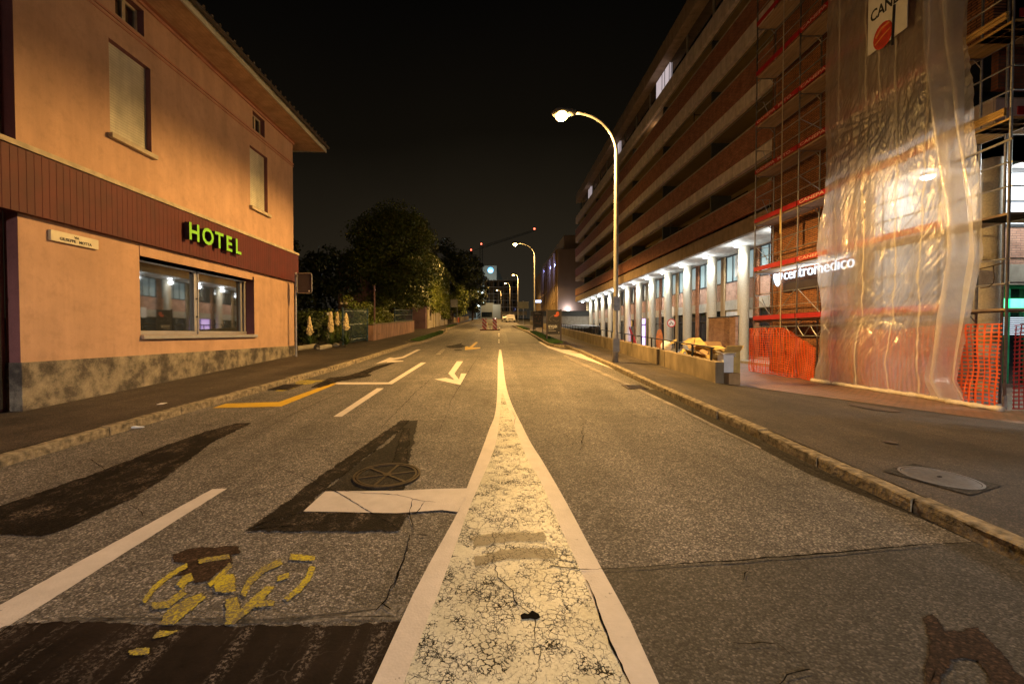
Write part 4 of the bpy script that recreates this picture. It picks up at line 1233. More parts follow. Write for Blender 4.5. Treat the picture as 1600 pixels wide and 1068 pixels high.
tag(s.build('bed_edging', M['concrete'], bevel=0), 'low pale stone edging of the yucca bed', 'edging')
for px, py, sz, lb in ((506,544,.16,'rounded pinkish rock at the edge of the yucca bed'), (525,541,.17,'pale rock in front of the tallest yucca'), (497,546,.10,'small rock beside the stone edging')):
    c = G(px, py, .1); s = MB(); s.sphere((c[0], c[1], c[2]+sz*.35), sz, sz*.8, sz*.6, 9, 6)
    s.v = [(v[0]+rnd.uniform(-.015,.015), v[1]+rnd.uniform(-.015,.015), v[2]+rnd.uniform(-.015,.015)) for v in s.v]
    tag(s.build('rock', M['pinkwall'] if px == 506 else M['concrete'], loc=c), lb, 'rock')

# blue gate and railing
def bars(name, label, cat, x0, y0, x1, y1, z0, h, sp, m, lean=0, base=None):
    t = root(name, label, cat, (x0, y0, base if base is not None else z0(y0)))
    L = math.hypot(x1-x0, y1-y0); n = int(L/sp); w = MB()
    for i in range(n+1):
        q = i/n; x = x0+(x1-x0)*q; y = y0+(y1-y0)*q
        w.tube((x, y, z0(y)+.06), (x+lean, y, z0(y)+h), .012, 6)
    w.build('bars', m, t); w = MB()
    for k in (.12, .55, .93):
        w.tube((x0+lean*k, y0, z0(y0)+h*k), (x1+lean*k, y1, z0(y1)+h*k), .018, 6)
    w.build('rail', m, t); w = MB()
    for x, y in ((x0,y0),(x1,y1)): w.box(x-.03,x+.03,y-.03,y+.03,z0(y)-.1,z0(y)+h+.06)
    w.build('post', m, t)
    return t
bars('garden_gate', 'blue iron bar gate between the yuccas and the hedge', 'gate', -7.35, 20.7, -7.15, 24.0, lambda y: SL*y+.1, 1.75, .14, M['bluegate'])
bars('stair_railing', 'blue iron railing above the garden wall in front of the mauve wall', 'railing', -7.3, 31.0, -7.05, 36.0, lambda y: SL*y+.95, 1.0, .16, M['bluegate'])
# garden wall
gw = root('garden_wall', 'low stained pinkish garden wall below the hedge', 'wall', (-6.95, 30, 1.2))
w = MB()
for i in range(12):
    y0 = 24.2+i; y1 = y0+1
    zz = SL*y0
    w.poly([(-6.9,y0,SL*y0),(-6.9,y1,SL*y1),(-6.9,y1,SL*y1+.98),(-6.9,y0,SL*y0+.98)])
w.quad((-6.9,24.2,.9),(-7.2,24.2,.9),(-7.2,24.2,SL*24.2+.98),(-6.9,24.2,SL*24.2+.98)); w.quad((-7.2,24.2,.9),(-7.2,36.2,1.4),(-7.2,36.2,SL*36.2+.98),(-7.2,24.2,SL*24.2+.98)); w.quad((-6.9,36.2,1.4),(-7.2,36.2,1.4),(-7.2,36.2,SL*36.2+.98),(-6.9,36.2,SL*36.2+.98))
w.build('wall', M['pinkwall'], gw); w = MB()
w.quad((-6.87,24.17,SL*24.17+.98),(-6.87,36.2,SL*36.2+.98),(-7.23,36.2,SL*36.2+.98),(-7.23,24.17,SL*24.17+.98)); w.quad((-6.87,24.17,SL*24.17+1.03),(-6.87,36.2,SL*36.2+1.03),(-7.23,36.2,SL*36.2+1.03),(-7.23,24.17,SL*24.17+1.03)); w.quad((-6.87,24.17,SL*24.17+.98),(-6.87,36.2,SL*36.2+.98),(-6.87,36.2,SL*36.2+1.03),(-6.87,24.17,SL*24.17+1.03))
w.build('coping', M['concrete_stain'], gw)
px_, pz_ = FY(585, 445, 27); s = MB(); s.tube((px_,27,1.1),(px_,27,pz_),.05,8)
tag(s.build('post', M['petal'] if False else M['purplewall'], loc=(px_,27,1.1)), 'plain pinkish post rising out of the hedge', 'post')
px_, pz_ = FY(533, 474, 24); t = root('garden_lamp', 'unlit double globe garden lamp above the blue gate', 'lamp', (px_,24.4,1.1))
s = MB(); s.tube((px_,24.4,1.1),(px_,24.4,pz_),.025,8); s.build('pole', M['black'], t); s = MB()
for k in (-.14,.14): s.sphere((px_+k,24.4,pz_+.03),.09,.09,.08,10,6)
s.build('globe', M['stone_sill'], t)
x_, z_ = FY(515, 490, 22.2); s = MB(); s.box(x_-.14, x_+.14, 22.2, 22.23, z_-.06, z_+.07); pl = tag(s.build('house_number_plate', M['signwhite'], loc=(x_,22.2,z_)), 'small white plate between the yuccas and the gate', 'plate')

# ivy house
hy0, hy1, hx = 44.3, 62.5, -7.15
hz = SL*hy0
ho = root('ivy_house', 'cream house overgrown with ivy beyond the garden wall', 'building', (hx, hy0, hz))
wall_holes('wall', M['cream'], hx, hy0, hy1, hz-.3, 9.3, [(46.0,47.2,hz+1.0,hz+2.5),(50,51,hz+.3,hz+2.4),(55.5,56.7,hz+1.4,hz+2.8),(46,47.2,hz+4.2,hz+5.6),(54,55.2,hz+4.2,hz+5.6)], ho, .18, M['cream'])
w = MB(); w.quad((hx,hy0,hz-.3),(hx-9,hy0,hz-.3),(hx-9,hy0,9.3),(hx,hy0,9.3)); w.poly([(hx,hy0,9.3),(hx-9,hy0,9.3),(hx-4.5,hy0,11.5)]); w.build('gable_wall', M['purplewall'], ho)
w = MB(); w.quad((hx,hy1,hz),(hx-9,hy1,hz),(hx-9,hy1,9.3),(hx,hy1,9.3)); w.build('side_wall', M['cream'], ho)
for a, z0_, z1_ in ((46.0,.3,2.8), (50,.3,2.8), (55.5,.3,2.8), (46,4.2,5.6), (54,4.2,5.6)):
    w = MB(); w.box(hx-.17, hx-.14, a, a+1.2, hz+z0_, hz+z1_); w.build('window', M['glass'], ho)
for y in (44.5, 48.5, 53.2, 58.5):
    w = MB(); w.box(hx, hx+.10, y, y+.55, hz-.1, hz+3.2); w.build('pilaster', M['cream'], ho)
w = MB(); w.quad((hx+.9,hy0-.6,8.95),(hx+.9,hy1+.6,8.95),(hx-4.5,hy1+.6,11.7),(hx-4.5,hy0-.6,11.7)); w.quad((hx+.9,hy0-.6,8.80),(hx+.9,hy1+.6,8.80),(hx-4.5,hy1+.6,11.55),(hx-4.5,hy0-.6,11.55)); w.quad((hx+.9,hy0-.6,8.80),(hx+.9,hy1+.6,8.80),(hx+.9,hy1+.6,8.95),(hx+.9,hy0-.6,8.95)); w.build('roof', M['tiles'], ho)
iv = MB()
for k in range(11000):
    y = rnd.uniform(hy0-.2, hy1-1); lo = hz + 2.5 + .5*math.sin(y*1.7) + .3*math.sin(y*4.1)
    if y > 56: lo = hz + 1.6
    z = rnd.uniform(lo, 9.4); x = hx + .05 + rnd.random()**2*.45
    leaves(iv, x, y, z, 1, .26, .02, .02, .02, 1.5, 0)
for k in range(3200):
    x = rnd.uniform(hx-3.0, hx+.3); z = rnd.uniform(hz+2.4, 9.6); leaves(iv, x, hy0-.1-rnd.random()**2*.4, z, 1, .26, .02,.02,.02, 1.5, 0)
for k in range(4200):
    q = rnd.random(); x = hx + 1.0 - 5*q**1.3; y = rnd.uniform(hy0-1.0, hy1+.9); z = 9.05 + (hx+1.0-x)*.50 + rnd.random()**2*.45 - (rnd.random()*.5 if q < .1 else 0)
    leaves(iv, x, y, z, 1, .30, .02, .02, .02, 1, 0)
tag(iv.build('ivy', M['ivy'], loc=(hx, hy0, hz)), 'dense ivy covering the walls and roof edge of the cream house', 'ivy')
# mauve boundary wall joining the garden wall to the house
w = MB(); w.box(-9.5, -7.2, 43.8, 44.1, 1.6, SL*44+2.3); tag(w.build('boundary_wall', M['purplewall'], loc=(-8,44,1.8)), 'mauve rendered wall beside the cream house front', 'wall')
# beyond the house
w = MB(); w.box(-10, -7.3, 70, 70.4, 2.6, SL*70+2.2); tag(w.build('stone_wall', M['stonewall'], loc=(-8,70,3)), 'rubble stone wall beyond the ivy house', 'wall')
w = MB()
for k in range(24):
    y = 72+k*1.6; w.quad((-7.2,y,SL*y-.2),(-7.2,y+1.6,SL*(y+1.6)-.2),(-7.2,y+1.6,SL*(y+1.6)+1.0),(-7.2,y,SL*y+1.0)); w.quad((-7.2,y,SL*y+1.0),(-7.2,y+1.6,SL*(y+1.6)+1.0),(-7.5,y+1.6,SL*(y+1.6)+1.0),(-7.5,y,SL*y+1.0))
w.quad((-7.2,72,2.9),(-7.5,72,2.9),(-7.5,72,SL*72+1.0),(-7.2,72,SL*72+1.0))
tag(w.build('garden_wall', M['concrete_stain'], loc=(-7.3,72,3)), 'far low garden wall climbing along the road past the stone wall', 'wall')
y = 61.0
x0, z1 = FY(704, 467.5, y); x1, z0 = FY(714.5, 480, y)
t = root('traffic_sign', 'grey rear of a square road sign on a pole by the orange bin', 'sign', (x1, y, SL*y+.1))
s = MB(); s.tube((x1,y,SL*y),(x1,y,z1),.035,8); s.build('pole', M['galv'], t)
s = MB(); s.box(x0, x1-.04, y-.03, y-.01, z0, z1); s.build('panel', M['galv'], t)
y = 62.2; x0, _ = FY(715.5, 500, y); zb = SL*y+.1
t = root('litter_bin', 'orange litter bin beside the far left sign pole', 'bin', (x0, y, zb))
s = MB(); s.tube((x0,y,zb+.25),(x0,y,zb+.95),.20,12); s.build('body', M['orangebin'], t)
s = MB(); s.tube((x0,y,zb+.95),(x0,y,zb+1.05),.22,12); s.build('lid', M['galv'], t)
s = MB(); s.tube((x0,y,zb-.02),(x0,y,zb+.25),.04,8); s.build('leg', M['galv'], t)

# ================================================================== STREET LAMPS
def street_lamp(bx, by, bz, hx_, hz_, power, colr, label, hy_=None, rad=.075, lit=True):
    hy_ = by if hy_ is None else hy_
    t = root('street_lamp', label, 'street lamp', (bx, by, bz), 'street lamps along the right pavement')
    dirx = hx_ - bx; reach = abs(dirx); s_ = 1 if dirx > 0 else -1
    pts = [(bx,by,bz-.1),(bx,by,bz+.9),(bx,by,bz+1.0),(bx,by,hz_-1.25)]
    n = 12; r_x = max(.4, reach-.35)
    for i in range(1, n+1):
        a = math.pi/2*i/n
        pts.append((bx + s_*r_x*(1-math.cos(a)), by+(hy_-by)*(1-math.cos(a)), hz_-1.25+1.28*math.sin(a)))
    rr = [rad*1.25, rad*1.25, rad, rad*.9] + [rad*.62]*n
    w = MB(); w.path(pts, rr, 12); w.build('pole', M['greysteel'], t, smooth=True)
    w = MB(); w.box(bx-.0-rad*1.3, bx+rad*1.3, by-rad*1.42, by-rad*1.25, bz+.35, bz+.75); w.build('access_door', M['greysteel'], t)
    w = MB(); hx2 = bx + s_*r_x
    w.path([(hx2,hy_,hz_+.03),(hx2+s_*.2,hy_,hz_+.05),(hx2+s_*.55,hy_,hz_+.05),(hx2+s_*.72,hy_,hz_)], [.07,.13,.14,.05], 12)
    w.build('lamp_head', M['greysteel'], t, smooth=True)
    w = MB(); w.sphere((hx2+s_*.42, hy_, hz_-.06), .20, .17, .15, 14, 8); lm = w.build('lamp_glass', M['sodiumlamp'], t, smooth=True)
    if power:
        l = bpy.data.lights.new('street_light', 'SPOT'); l.energy = power; l.color = colr; l.spot_size = R(166); l.spot_blend = 0.22; l.shadow_soft_size = .10
        lo = bpy.data.objects.new('street_light', l); col.objects.link(lo); lo.location = (hx2+s_*.42, hy_, hz_-.24)
        # light sideways and slightly up from the bowl
        l2 = bpy.data.lights.new('street_bowl_light', 'POINT'); l2.energy = power*.085; l2.color = colr; l2.shadow_soft_size = .12
        lo2 = bpy.data.objects.new('street_bowl_light', l2); col.objects.link(lo2); lo2.location = (hx2+s_*.42, hy_-.02, hz_-.26)
    return t
label_tilt = {}
x, y, z = G(961.5, 567, .08)
hx_, hz_ = FY(886, 182, y)
lamp1 = street_lamp(x, y, z, hx_-.1, hz_+.08, P_STREET, SODIUM, 'tall curved street lamp with the brightest glare, nearest on the right pavement')
# small box strapped round the pole
q = FY(961, 474, y)[1]
s = MB(); s.box(x-.09, x+.09, y-.13, y-.06, q-.22, q+.2); b_ = s.build('junction_box', M['galv'], lamp1)
x2, y2 = FY(835.5, 500, 42)[0], 42
street_lamp(x2, y2, SL*42+.1, FY(806,382,42)[0], FY(806,382,42)[1]+.08, P_STREET, SODIUM, 'second curved street lamp, beyond the two black posters')
street_lamp(FY(809.5,500,74)[0], 74, SL*74, FY(804,429,74)[0], FY(804,429,74)[1], P_STREET, SODIUM, 'third street lamp down the road, above the parked cars')
street_lamp(FY(797,500,100)[0], 100, SL*100, FY(790,442,100)[0], FY(790,442,100)[1], P_STREET*.7, SODIUM, 'fourth street lamp, upper of the two small far lights')
street_lamp(FY(783,500,126)[0], 126, SL*126, FY(777,453,126)[0], FY(777,453,126)[1], P_STREET*.7, SODIUM, 'farthest street lamp, lower of the two small far lights')
street_lamp(3.95, -11.0, -.37, 2.2, 7.9, P_STREET_NEAR, SODIUM_SOFT, 'street lamp of the same row standing behind the camera')

# ================================================================== APARTMENT BUILDING ON THE RIGHT
ab = root('apartment_building', 'long apartment block with brick balconies over a lit colonnade', 'building', (12, 18.8, 0))
FXX = 12.0; Y0, Y1 = 18.72, 67.0
# ground floor and mezzanine wall behind the columns
CS = 3.54; CY = [24.1 + CS*i for i in range(12)]
GWX = 14.35
def gcell(name, m, z0, z1, x=GWX, y0=Y0, y1=66.0): 
    w = MB(); w.box(x, x+.3, y0, y1, z0, z1); return w.build(name, m, ab)
gcell('upper_brick_wall', M['brick_pale'], 3.6, 4.68)
gcell('concrete_lintel', M['concrete'], 3.0, 3.598, GWX-.04)
w = MB(); w.box(GWX-.02, GWX+.3, Y0, 66, 0.1, .32); w.build('base_course', M['concrete'], ab)
w = MB(); w.box(GWX+2.2, GWX+2.4, Y0, 66, 0, 6.37); w.build('inner_wall', M['darkpanel'], ab)
rs = random.Random(4)
# mezzanine windows bay by bay
bays = [Y0+.2] + [c for c in CY] + [66.0]
bays = [20.56] + CY
nb = 0
for c in bays:
    y0, y1 = c+.30, c+CS-.30
    t_ = .05
    f = MB(); X0, X1 = GWX-.02, GWX+.06
    f.box(X0,X1,y0,y1,4.68,4.76); f.box(X0,X1,y0,y1,6.27,6.35); f.box(X0,X1,y0,y0+t_,4.76,6.27); f.box(X0,X1,y1-t_,y1,4.76,6.27)
    n = 3
    for i in range(1, n+1):
        ym = y0 + (y1-y0)*i/(n+1); f.box(X0, X1, ym-.03, ym+.03, 4.76, 6.27)
    fr = f.build('window_frame', M['alu_dark'], ab)
    p = MB(); p.box(GWX+.02, GWX+.03, y0+t_, y1-t_, 4.76, 6.27)
    mm = M['win_cool'] if nb in (0,1,2,3,4,5) else M['glass']
    p.build('pane', mm, fr)
    if nb == 1:
        p = MB(); yb0 = y0+.55; yb1 = y0+1.9
        p.poly([(GWX-.03,yb0,5.2),(GWX-.03,yb1,4.95),(GWX-.03,yb1,6.25),(GWX-.03,yb0,6.25)]); p.build('blind', M['blind'], fr)
    # recessed pier beside the window
    w = MB(); w.box(GWX-.05, GWX-.01, c-.27, c+.27, .32, 6.36); w.build('wall_pier', M['brick_or'] if nb % 2 else M['tan'], ab)
    # shop front below
    w = MB(); w.box(GWX+.05, GWX+.07, y0, y1, .32, 3.0); sf = w.build('shop_glass', M['violet'] if nb == 6 else M['glass'], ab)
    w = MB()
    for i in range(3):
        ym = y0 + (y1-y0)*i/2; w.box(GWX-.01, GWX+.06, ym-.035, ym+.035, .32, 3.0)
    w.box(GWX-.005, GWX+.055, y0, y1, 2.35, 2.45)
    w.build('shop_frame', M['alu_dark'], sf)
    if nb == 1:
        w = MB(); w.box(GWX+.0, GWX+.03, y0, y1, 2.47, 2.98); w.build('transom_blind', M['blind'], sf)
    if nb == 4:
        w = MB(); w.box(GWX-.06, GWX-.03, c+.55, c+2.1, 2.9, 3.75); w.build('shop_notice', M['signwhite'], sf)
        text_mesh('APERTO', .28, GWX-.065, c+1.98, 3.3, (0,-1,0), (0,0,1), M['signred'], 'lettering', ab, .002, .003) if False else None
    if nb == 7:
        w = MB(); w.box(GWX-.06, GWX-.03, c+.8, c+1.7, 2.3, 2.9); w.build('shop_notice', M['cardy'], sf)
    nb += 1
# columns: part of the building
for i, c in enumerate(CY + [20.56]):
    w = MB(); w.path([(13.6,c,.1),(13.6,c,6.36)], .29, 28, cap=False); o = w.build('column', M['column'], ab, smooth=True)
# soffit and canopy fascia
w = MB(); w.box(FXX+.12, GWX+.3, 10.6, Y1-.1, 6.37, 6.45); w.build('soffit', M['soffit_white'], ab)
w = MB(); w.box(FXX, FXX+.2, Y0, Y1, 6.37, 7.12); w.build('canopy_fascia', M['brown_band'], ab)
w = MB(); w.box(FXX+.2, 20, Y0, Y1, 7.0, 7.12); w.build('canopy_roof', M['concrete'], ab)
BR = [(7.29, 8.25), (10.11, 11.26), (13.16, 14.34), (16.18, 17.27)]
GR = [(9.50, 10.09), (12.50, 13.14), (15.40, 16.16), (18.30, 19.2)]
for k, (a, b) in enumerate(BR):
    w = MB(); w.box(FXX-.02, FXX+.14, Y0, Y1, a, b); o = w.build('brick_parapet', M['brick_y'], ab)
    w = MB(); w.box(FXX-.05, FXX+.17, Y0, Y1, b+.003, b+.06); w.build('parapet_coping', M['concrete'], ab)
    w = MB(); w.box(FXX+.2, FXX+1.5, Y0, Y1, a-.25, a-.1); w.build('balcony_floor', M['concrete'], ab)
for k, (a, b) in enumerate(GR):
    w = MB(); w.box(FXX-.01, FXX+.22, Y0, Y1, a, b); w.build('slab_fascia', M['grey_band'], ab)
    w = MB(); w.box(FXX+.225, FXX+1.5, Y0, Y1, a+.02, a+.12); w.build('balcony_ceiling', M['tan'], ab)
    w = MB(); w.box(FXX+.24, FXX+.27, Y0, Y1, a-.07, a-.04); w.build('blind_rail', M['alu'], ab)
# rear balcony walls with openings
w = MB(); w.box(FXX+1.5, FXX+1.7, Y0, Y1, 7.12, 19.3); w.build('balcony_rear_wall', M['tan'], ab)
for k, (a, b) in enumerate(BR):
    zt = GR[k][0]
    for i in range(13):
        y = Y0 + 1.2 + i*3.65
        if y+2 < Y1:
            w = MB(); w.box(FXX+1.46, FXX+1.49, y, y+1.9, a-.1, zt-.25); dd = w.build('balcony_door', M['glass'], ab)
            if (i*7 + k*3) % 4 == 0:
                w = MB(); w.box(FXX+1.42, FXX+1.455, y+.05, y+1.85, zt-1.3, zt-.3); w.build('roller_blind', M['blind'], dd)
for k in range(4):
    a = BR[k][0]-.1; zt = GR[k][0]
    for i, y in enumerate((25.2, 32.5, 39.8, 47.1, 54.4, 61.7)):
        w = MB(); w.box(FXX+.30, FXX+1.45, y, y+.12, a, zt-.02); w.build('balcony_partition', M['darkpanel'], ab)
w = MB(); w.box(FXX+.3, FXX+.34, 27.5, 27.54, 14.3, 15.35); w.box(FXX+.3,FXX+1.2,27.5,27.54,15.2,15.24); w.box(FXX+.3,FXX+.34,31,31.04,8.3,9.45); w.box(FXX+.3,FXX+1.2,31,31.04,9.0,9.04)
w.build('screen_frame', M['black'], ab)
# penthouse storey and roof band
w = MB(); w.box(FXX+.7, FXX+.9, Y0, Y1, 19.2, 21.5); w.build('penthouse_glazing', M['glass_up'], ab)
for i in range(14):
    w = MB(); w.box(FXX+.62, FXX+.70, Y0+i*3.54, Y0+i*3.54+.10, 19.2, 21.4); w.build('penthouse_mullion', M['concrete'], ab)
for y0, y1, st in ((32.2,35.0,1),(45.2,47.2,2),(59,60.6,3)):
    w = MB(); w.box(FXX+.60, FXX+.66, y0, y1, 19.3, 21.35)
    o = w.build('lit_window', M['win_pent'], ab)
    w = MB()
    for q in (.02,.33,.52,.97): w.box(FXX+.575, FXX+.598, y0+(y1-y0)*q-.03, y0+(y1-y0)*q+.03, 19.3, 21.35)
    w.box(FXX+.57, FXX+.597, y0, y1, 20.0, 20.06); w.build('window_frame', M['alu_dark'], o)
w = MB(); w.box(FXX, 23, Y0, Y1, 21.5, 22.6); w.build('roof_band', M['brown_band'], ab)
w = MB(); w.box(FXX+1.7, 23, Y1-.3, Y1, 0, 21.5); w.box(FXX+1.7, 23, Y0, Y0+.2, 7.2, 21.5); w.build('end_wall', M['tan'], ab)
# warm wall lamp glow on a high balcony
l = bpy.data.lights.new('balcony_light', 'POINT'); l.energy = 16; l.color = (1,.62,.4); l.shadow_soft_size=.08
lo = bpy.data.objects.new('balcony_light', l); col.objects.link(lo); lo.location = (FXX+1.15, 35.3, 18.05)
w = MB(); w.sphere((FXX+1.42, 35.3, 18.05), .08,.08,.12, 10, 6); bw = emis('small wall lamp glass', (1,.7,.45), 6); w.build('balcony_wall_lamp', bw, ab)

# soffit lamps
proto = None
LY = [23.6 + CS*i for i in range(13)] + [20.06, 16.52, 13.2]
ordn = ['nearest visible', 'second', 'third', 'fourth', 'fifth', 'sixth', 'seventh', 'eighth', 'ninth', 'tenth', 'eleventh', 'twelfth', 'last']
for i, y in enumerate(LY):
    lab = ('round white soffit lamp, %s counted from the near end of the colonnade' % ordn[i]) if i < 13 else ('round white soffit lamp above the scaffold, behind the brick corner' if i < 15 else 'round white soffit lamp glowing through the plastic sheet')
    t = root('soffit_lamp', lab, 'ceiling lamp', (12.95, y, 6.37), 'round soffit lamps of the colonnade')
    if i == 14: t['label'] = 'hidden round white soffit lamp between brick corner and plastic sheet'
    w = MB(); w.path([(12.95,y,6.365),(12.95,y,6.30)], .19, 18); w.build('rim', M['alu'], t)
    w = MB(); w.sphere((12.95,y,6.30), .16,.16,.09, 16, 6, -1, 0); w.build('diffuser', M['soffitlamp'], t, smooth=True)
    l = bpy.data.lights.new('soffit_light', 'SPOT'); l.energy = P_SOFFIT*1.5; l.color = COOL; l.shadow_soft_size = .12; l.spot_size = R(158); l.spot_blend = .85
    lo = bpy.data.objects.new('soffit_light', l); col.objects.link(lo); lo.location = (12.95, y, 6.16)
    l3 = bpy.data.lights.new('soffit_glow', 'POINT'); l3.energy = 20 if i < 15 else 8; l3.color = COOL; l3.shadow_soft_size = .15
    lo3 = bpy.data.objects.new('soffit_glow', l3); col.objects.link(lo3); lo3.location = (12.90, y, 5.95)
    if i == 15: l.energy = P_SOFFIT*.22
# lattice brick screen
t = root('brick_screen', 'brick screen wall with a perforated strip between the two nearest columns', 'wall', (13.15, 25.5, .1))
w = MB()
yA, yB = 23.95, 27.0
lat0, lat1 = 24.55, 25.15
w.box(13.10,13.25,yA,lat0,.36,2.5); w.box(13.10,13.25,lat1,yB,.36,2.5)
hh = .085; n = int(2.14/hh)
for i in range(n):
    z = .36+i*hh
    for k in range(3):
        yk = lat0 + k*.2 + (.1 if i % 2 else 0)
        w.box(13.10,13.25, yk if yk > lat0 else lat0, min(yk+.10, lat1), z, z+hh) if yk < lat1 else None
w.build('brickwork', M['brick_pale'], t)
w = MB(); w.box(13.05,13.3,yA-.02,yB+.02,.1,.355); w.build('base', M['concrete'], t)
w = MB(); w.box(13.06,13.29,yA-.02,yB+.02,2.505,2.56); w.build('cap', M['alu_dark'], t)

# retaining wall closing the terrace at its far end
t = root('retaining_wall', 'pale concrete retaining wall with a dark cap at the far end of the terrace', 'wall', (9.5, 66.2, 0))
w = MB(); w.box(5.0, 14.3, 66.0, 66.5, -.3, 4.15); w.build('wall', M['concrete'], t)
w = MB(); w.box(5.0, 14.3, 65.95, 66.55, 4.155, 4.95); w.build('cap', M['darkpanel'], t)

# parapet wall with railing between pavement and terrace
t = root('parapet_wall', 'low mossy concrete parapet wall running beside the right pavement', 'wall', (5.0, 9.95, .5))
w = MB(); WX0, WX1 = 4.97, 5.17
for a, b in ((9.9,12.9),(12.93,30),(30.02,47),(47.02,66)):
    top = lambda y: .95 + .0452*(y-10.2)
    n = len(w.v)
    w.v += [(WX0,a,-.2),(WX1,a,-.2),(WX1,b,-.2),(WX0,b,-.2),(WX0,a,top(a)),(WX1,a,top(a)),(WX1,b,top(b)),(WX0,b,top(b))]
    w.f += [(n,n+3,n+2,n+1),(n+4,n+5,n+6,n+7),(n,n+1,n+5,n+4),(n+1,n+2,n+6,n+5),(n+2,n+3,n+7,n+6),(n+3,n,n+4,n+7)]
w.build('wall', M['concrete_stain'], t, bevel=.01)
rl = root('railing', 'dark flat steel railing on top of the parapet wall', 'railing', (5.07, 10.3, .95))
w = MB(); w.obox((5.07,(10.2+62)/2,(top(10.2)+top(62))/2+.30),(.025,0,0),(0,(62-10.2)/2,(top(62)-top(10.2))/2),(0,0,.012)); w.build('top_rail', M['black'], rl)
y = 10.3
while y < 62:
    w = MB(); w.box(5.055,5.085,y-.03,y+.03,top(y)-.02,top(y)+.29); w.build('post', M['black'], rl); y += 1.0

# black framed posters on the grass strip
def poster(px0, px1, pyt, pyb, yy, label, seed):
    x0, zt = FY(px0, pyt, yy); x1, zb = FY(px1, pyb, yy); gz = SL*yy+.08
    t = root('poster_board', label, 'poster board', ((x0+x1)/2, yy, gz))
    w = MB(); w.box(x0,x1,yy,yy+.08,zb,zt); pn = w.build('panel', M['ink'], t)
    for x in (x0-.03, x1+.03):
        w = MB(); w.box(x-.035,x+.035,yy-.01,yy+.09,gz-.1,zt+.04); w.build('leg', M['signback'], t)
    return t, x0, x1, zb, zt, pn
rsb = random.Random(5)
t, x0, x1, zb, zt, pn = poster(855.5, 875.5, 484, 522, 24.2, 'larger near black poster with a red and orange figure and white writing', 1)
Wd = x1-x0; Hh = zt-zb; yy = 24.2
w = MB(); w.sphere((x0+Wd*.78, yy-.004, zb+Hh*.84), Wd*.13, .004, Hh*.09, 12, 6); w.sphere((x0+Wd*.66, yy-.004, zb+Hh*.76), Wd*.16, .004, Hh*.045, 12, 6); w.build('figure_print', plain('poster orange', (.55,.10,.04), .6, bump=0), pn)
w = MB(); w.path([(x0+Wd*.5,yy-.003,zb+Hh*.80),(x0+Wd*.2,yy-.003,zb+Hh*.70),(x0+Wd*.12,yy-.003,zb+Hh*.60),(x0+Wd*.3,yy-.003,zb+Hh*.53)], .008, 5)
w.path([(x0+Wd*.45,yy-.003,zb+Hh*.6),(x0+Wd*.7,yy-.003,zb+Hh*.52),(x0+Wd*.9,yy-.003,zb+Hh*.58)], .006, 5); w.build('line_print', plain('poster grey', (.25,.22,.2), .6, bump=0), pn)
text_mesh('BE THE QUEEN', .2, x0+Wd*.08, yy-.004, zb+Hh*.27, (1,0,0), (0,0,1), M['signwhite'], 'lettering', pn, .001, .004, width=Wd*.66)
w = MB(); w.box(x0+Wd*.08,x0+Wd*.5,yy-.004,yy-.002,zb+Hh*.21,zb+Hh*.23); w.box(x0+Wd*.08,x0+Wd*.66,yy-.004,yy-.002,zb+Hh*.135,zb+Hh*.155); w.box(x0+Wd*.84,x0+Wd*.92,yy-.004,yy-.002,zb+Hh*.06,zb+Hh*.10); w.build('small_print', plain('poster print grey', (.35,.33,.31), .6, bump=0), pn)
t, x0, x1, zb, zt, pn = poster(834, 847.5, 486, 511, 35.0, 'smaller farther black poster with a dim brown picture', 2)
Wd = x1-x0; Hh = zt-zb; yy = 35.0
w = MB()
for k in range(22):
    cx = x0+Wd*rsb.uniform(.12,.88); cz = zb+Hh*rsb.uniform(.15,.7); w.sphere((cx, yy-.004, cz), Wd*.05, .003, Hh*.05, 8, 4)
w.build('picture_print', plain('poster brown', (.09,.04,.03), .6, bump=0), pn)
w = MB(); w.box(x0+Wd*.1,x0+Wd*.55,yy-.004,yy-.002,zb+Hh*.9,zb+Hh*.92); w.box(x0+Wd*.1,x0+Wd*.8,yy-.004,yy-.002,zb+Hh*.84,zb+Hh*.86); w.build('small_print', bpy.data.materials['poster print grey'], pn)

# round no-motorcycles sign on the terrace
y = 28.0; cx, cz = FY(1049, 504.5, y); r_ = 6.6/F*y
t = root('prohibition_sign', 'round red rimmed sign with a motorcycle pictogram on the terrace', 'sign', (cx, y, 0))
w = MB(); w.tube((cx,y+.04,-.05),(cx,y+.04,cz+.25),.03,8); w.build('pole', M['galv'], t)
def disc(w, cx, cz, y, r0, r1, n=36, th=.006):
    for i in range(n):
        a, b = 2*math.pi*i/n, 2*math.pi*(i+1)/n
        P = lambda r, q, yy: (cx+r*math.cos(q), yy, cz+r*math.sin(q))
        if r0: w.quad(P(r0,a,y), P(r1,a,y), P(r1,b,y), P(r0,b,y))
        else: w.poly([(cx,y,cz), P(r1,a,y), P(r1,b,y)])
        w.quad(P(r1,a,y),P(r1,a,y+th),P(r1,b,y+th),P(r1,b,y))
w = MB(); disc(w, cx, cz, y, r_*.78, r_); w.build('rim', M['signred'], t)
w = MB(); disc(w, cx, cz, y+.002, 0, r_*.78); w.build('face', M['signwhite'], t)
w = MB(); k = r_*.78
for s_ in (-1, 1):
    disc(w, cx+s_*k*.45, cz-k*.28, y-.002, k*.16, k*.27, 18, .001)
w.path([(cx-k*.45,y-.003,cz-k*.25),(cx-k*.15,y-.003,cz+k*.05),(cx+k*.2,y-.003,cz+k*.02),(cx+k*.45,y-.003,cz-k*.25)], k*.08, 6)
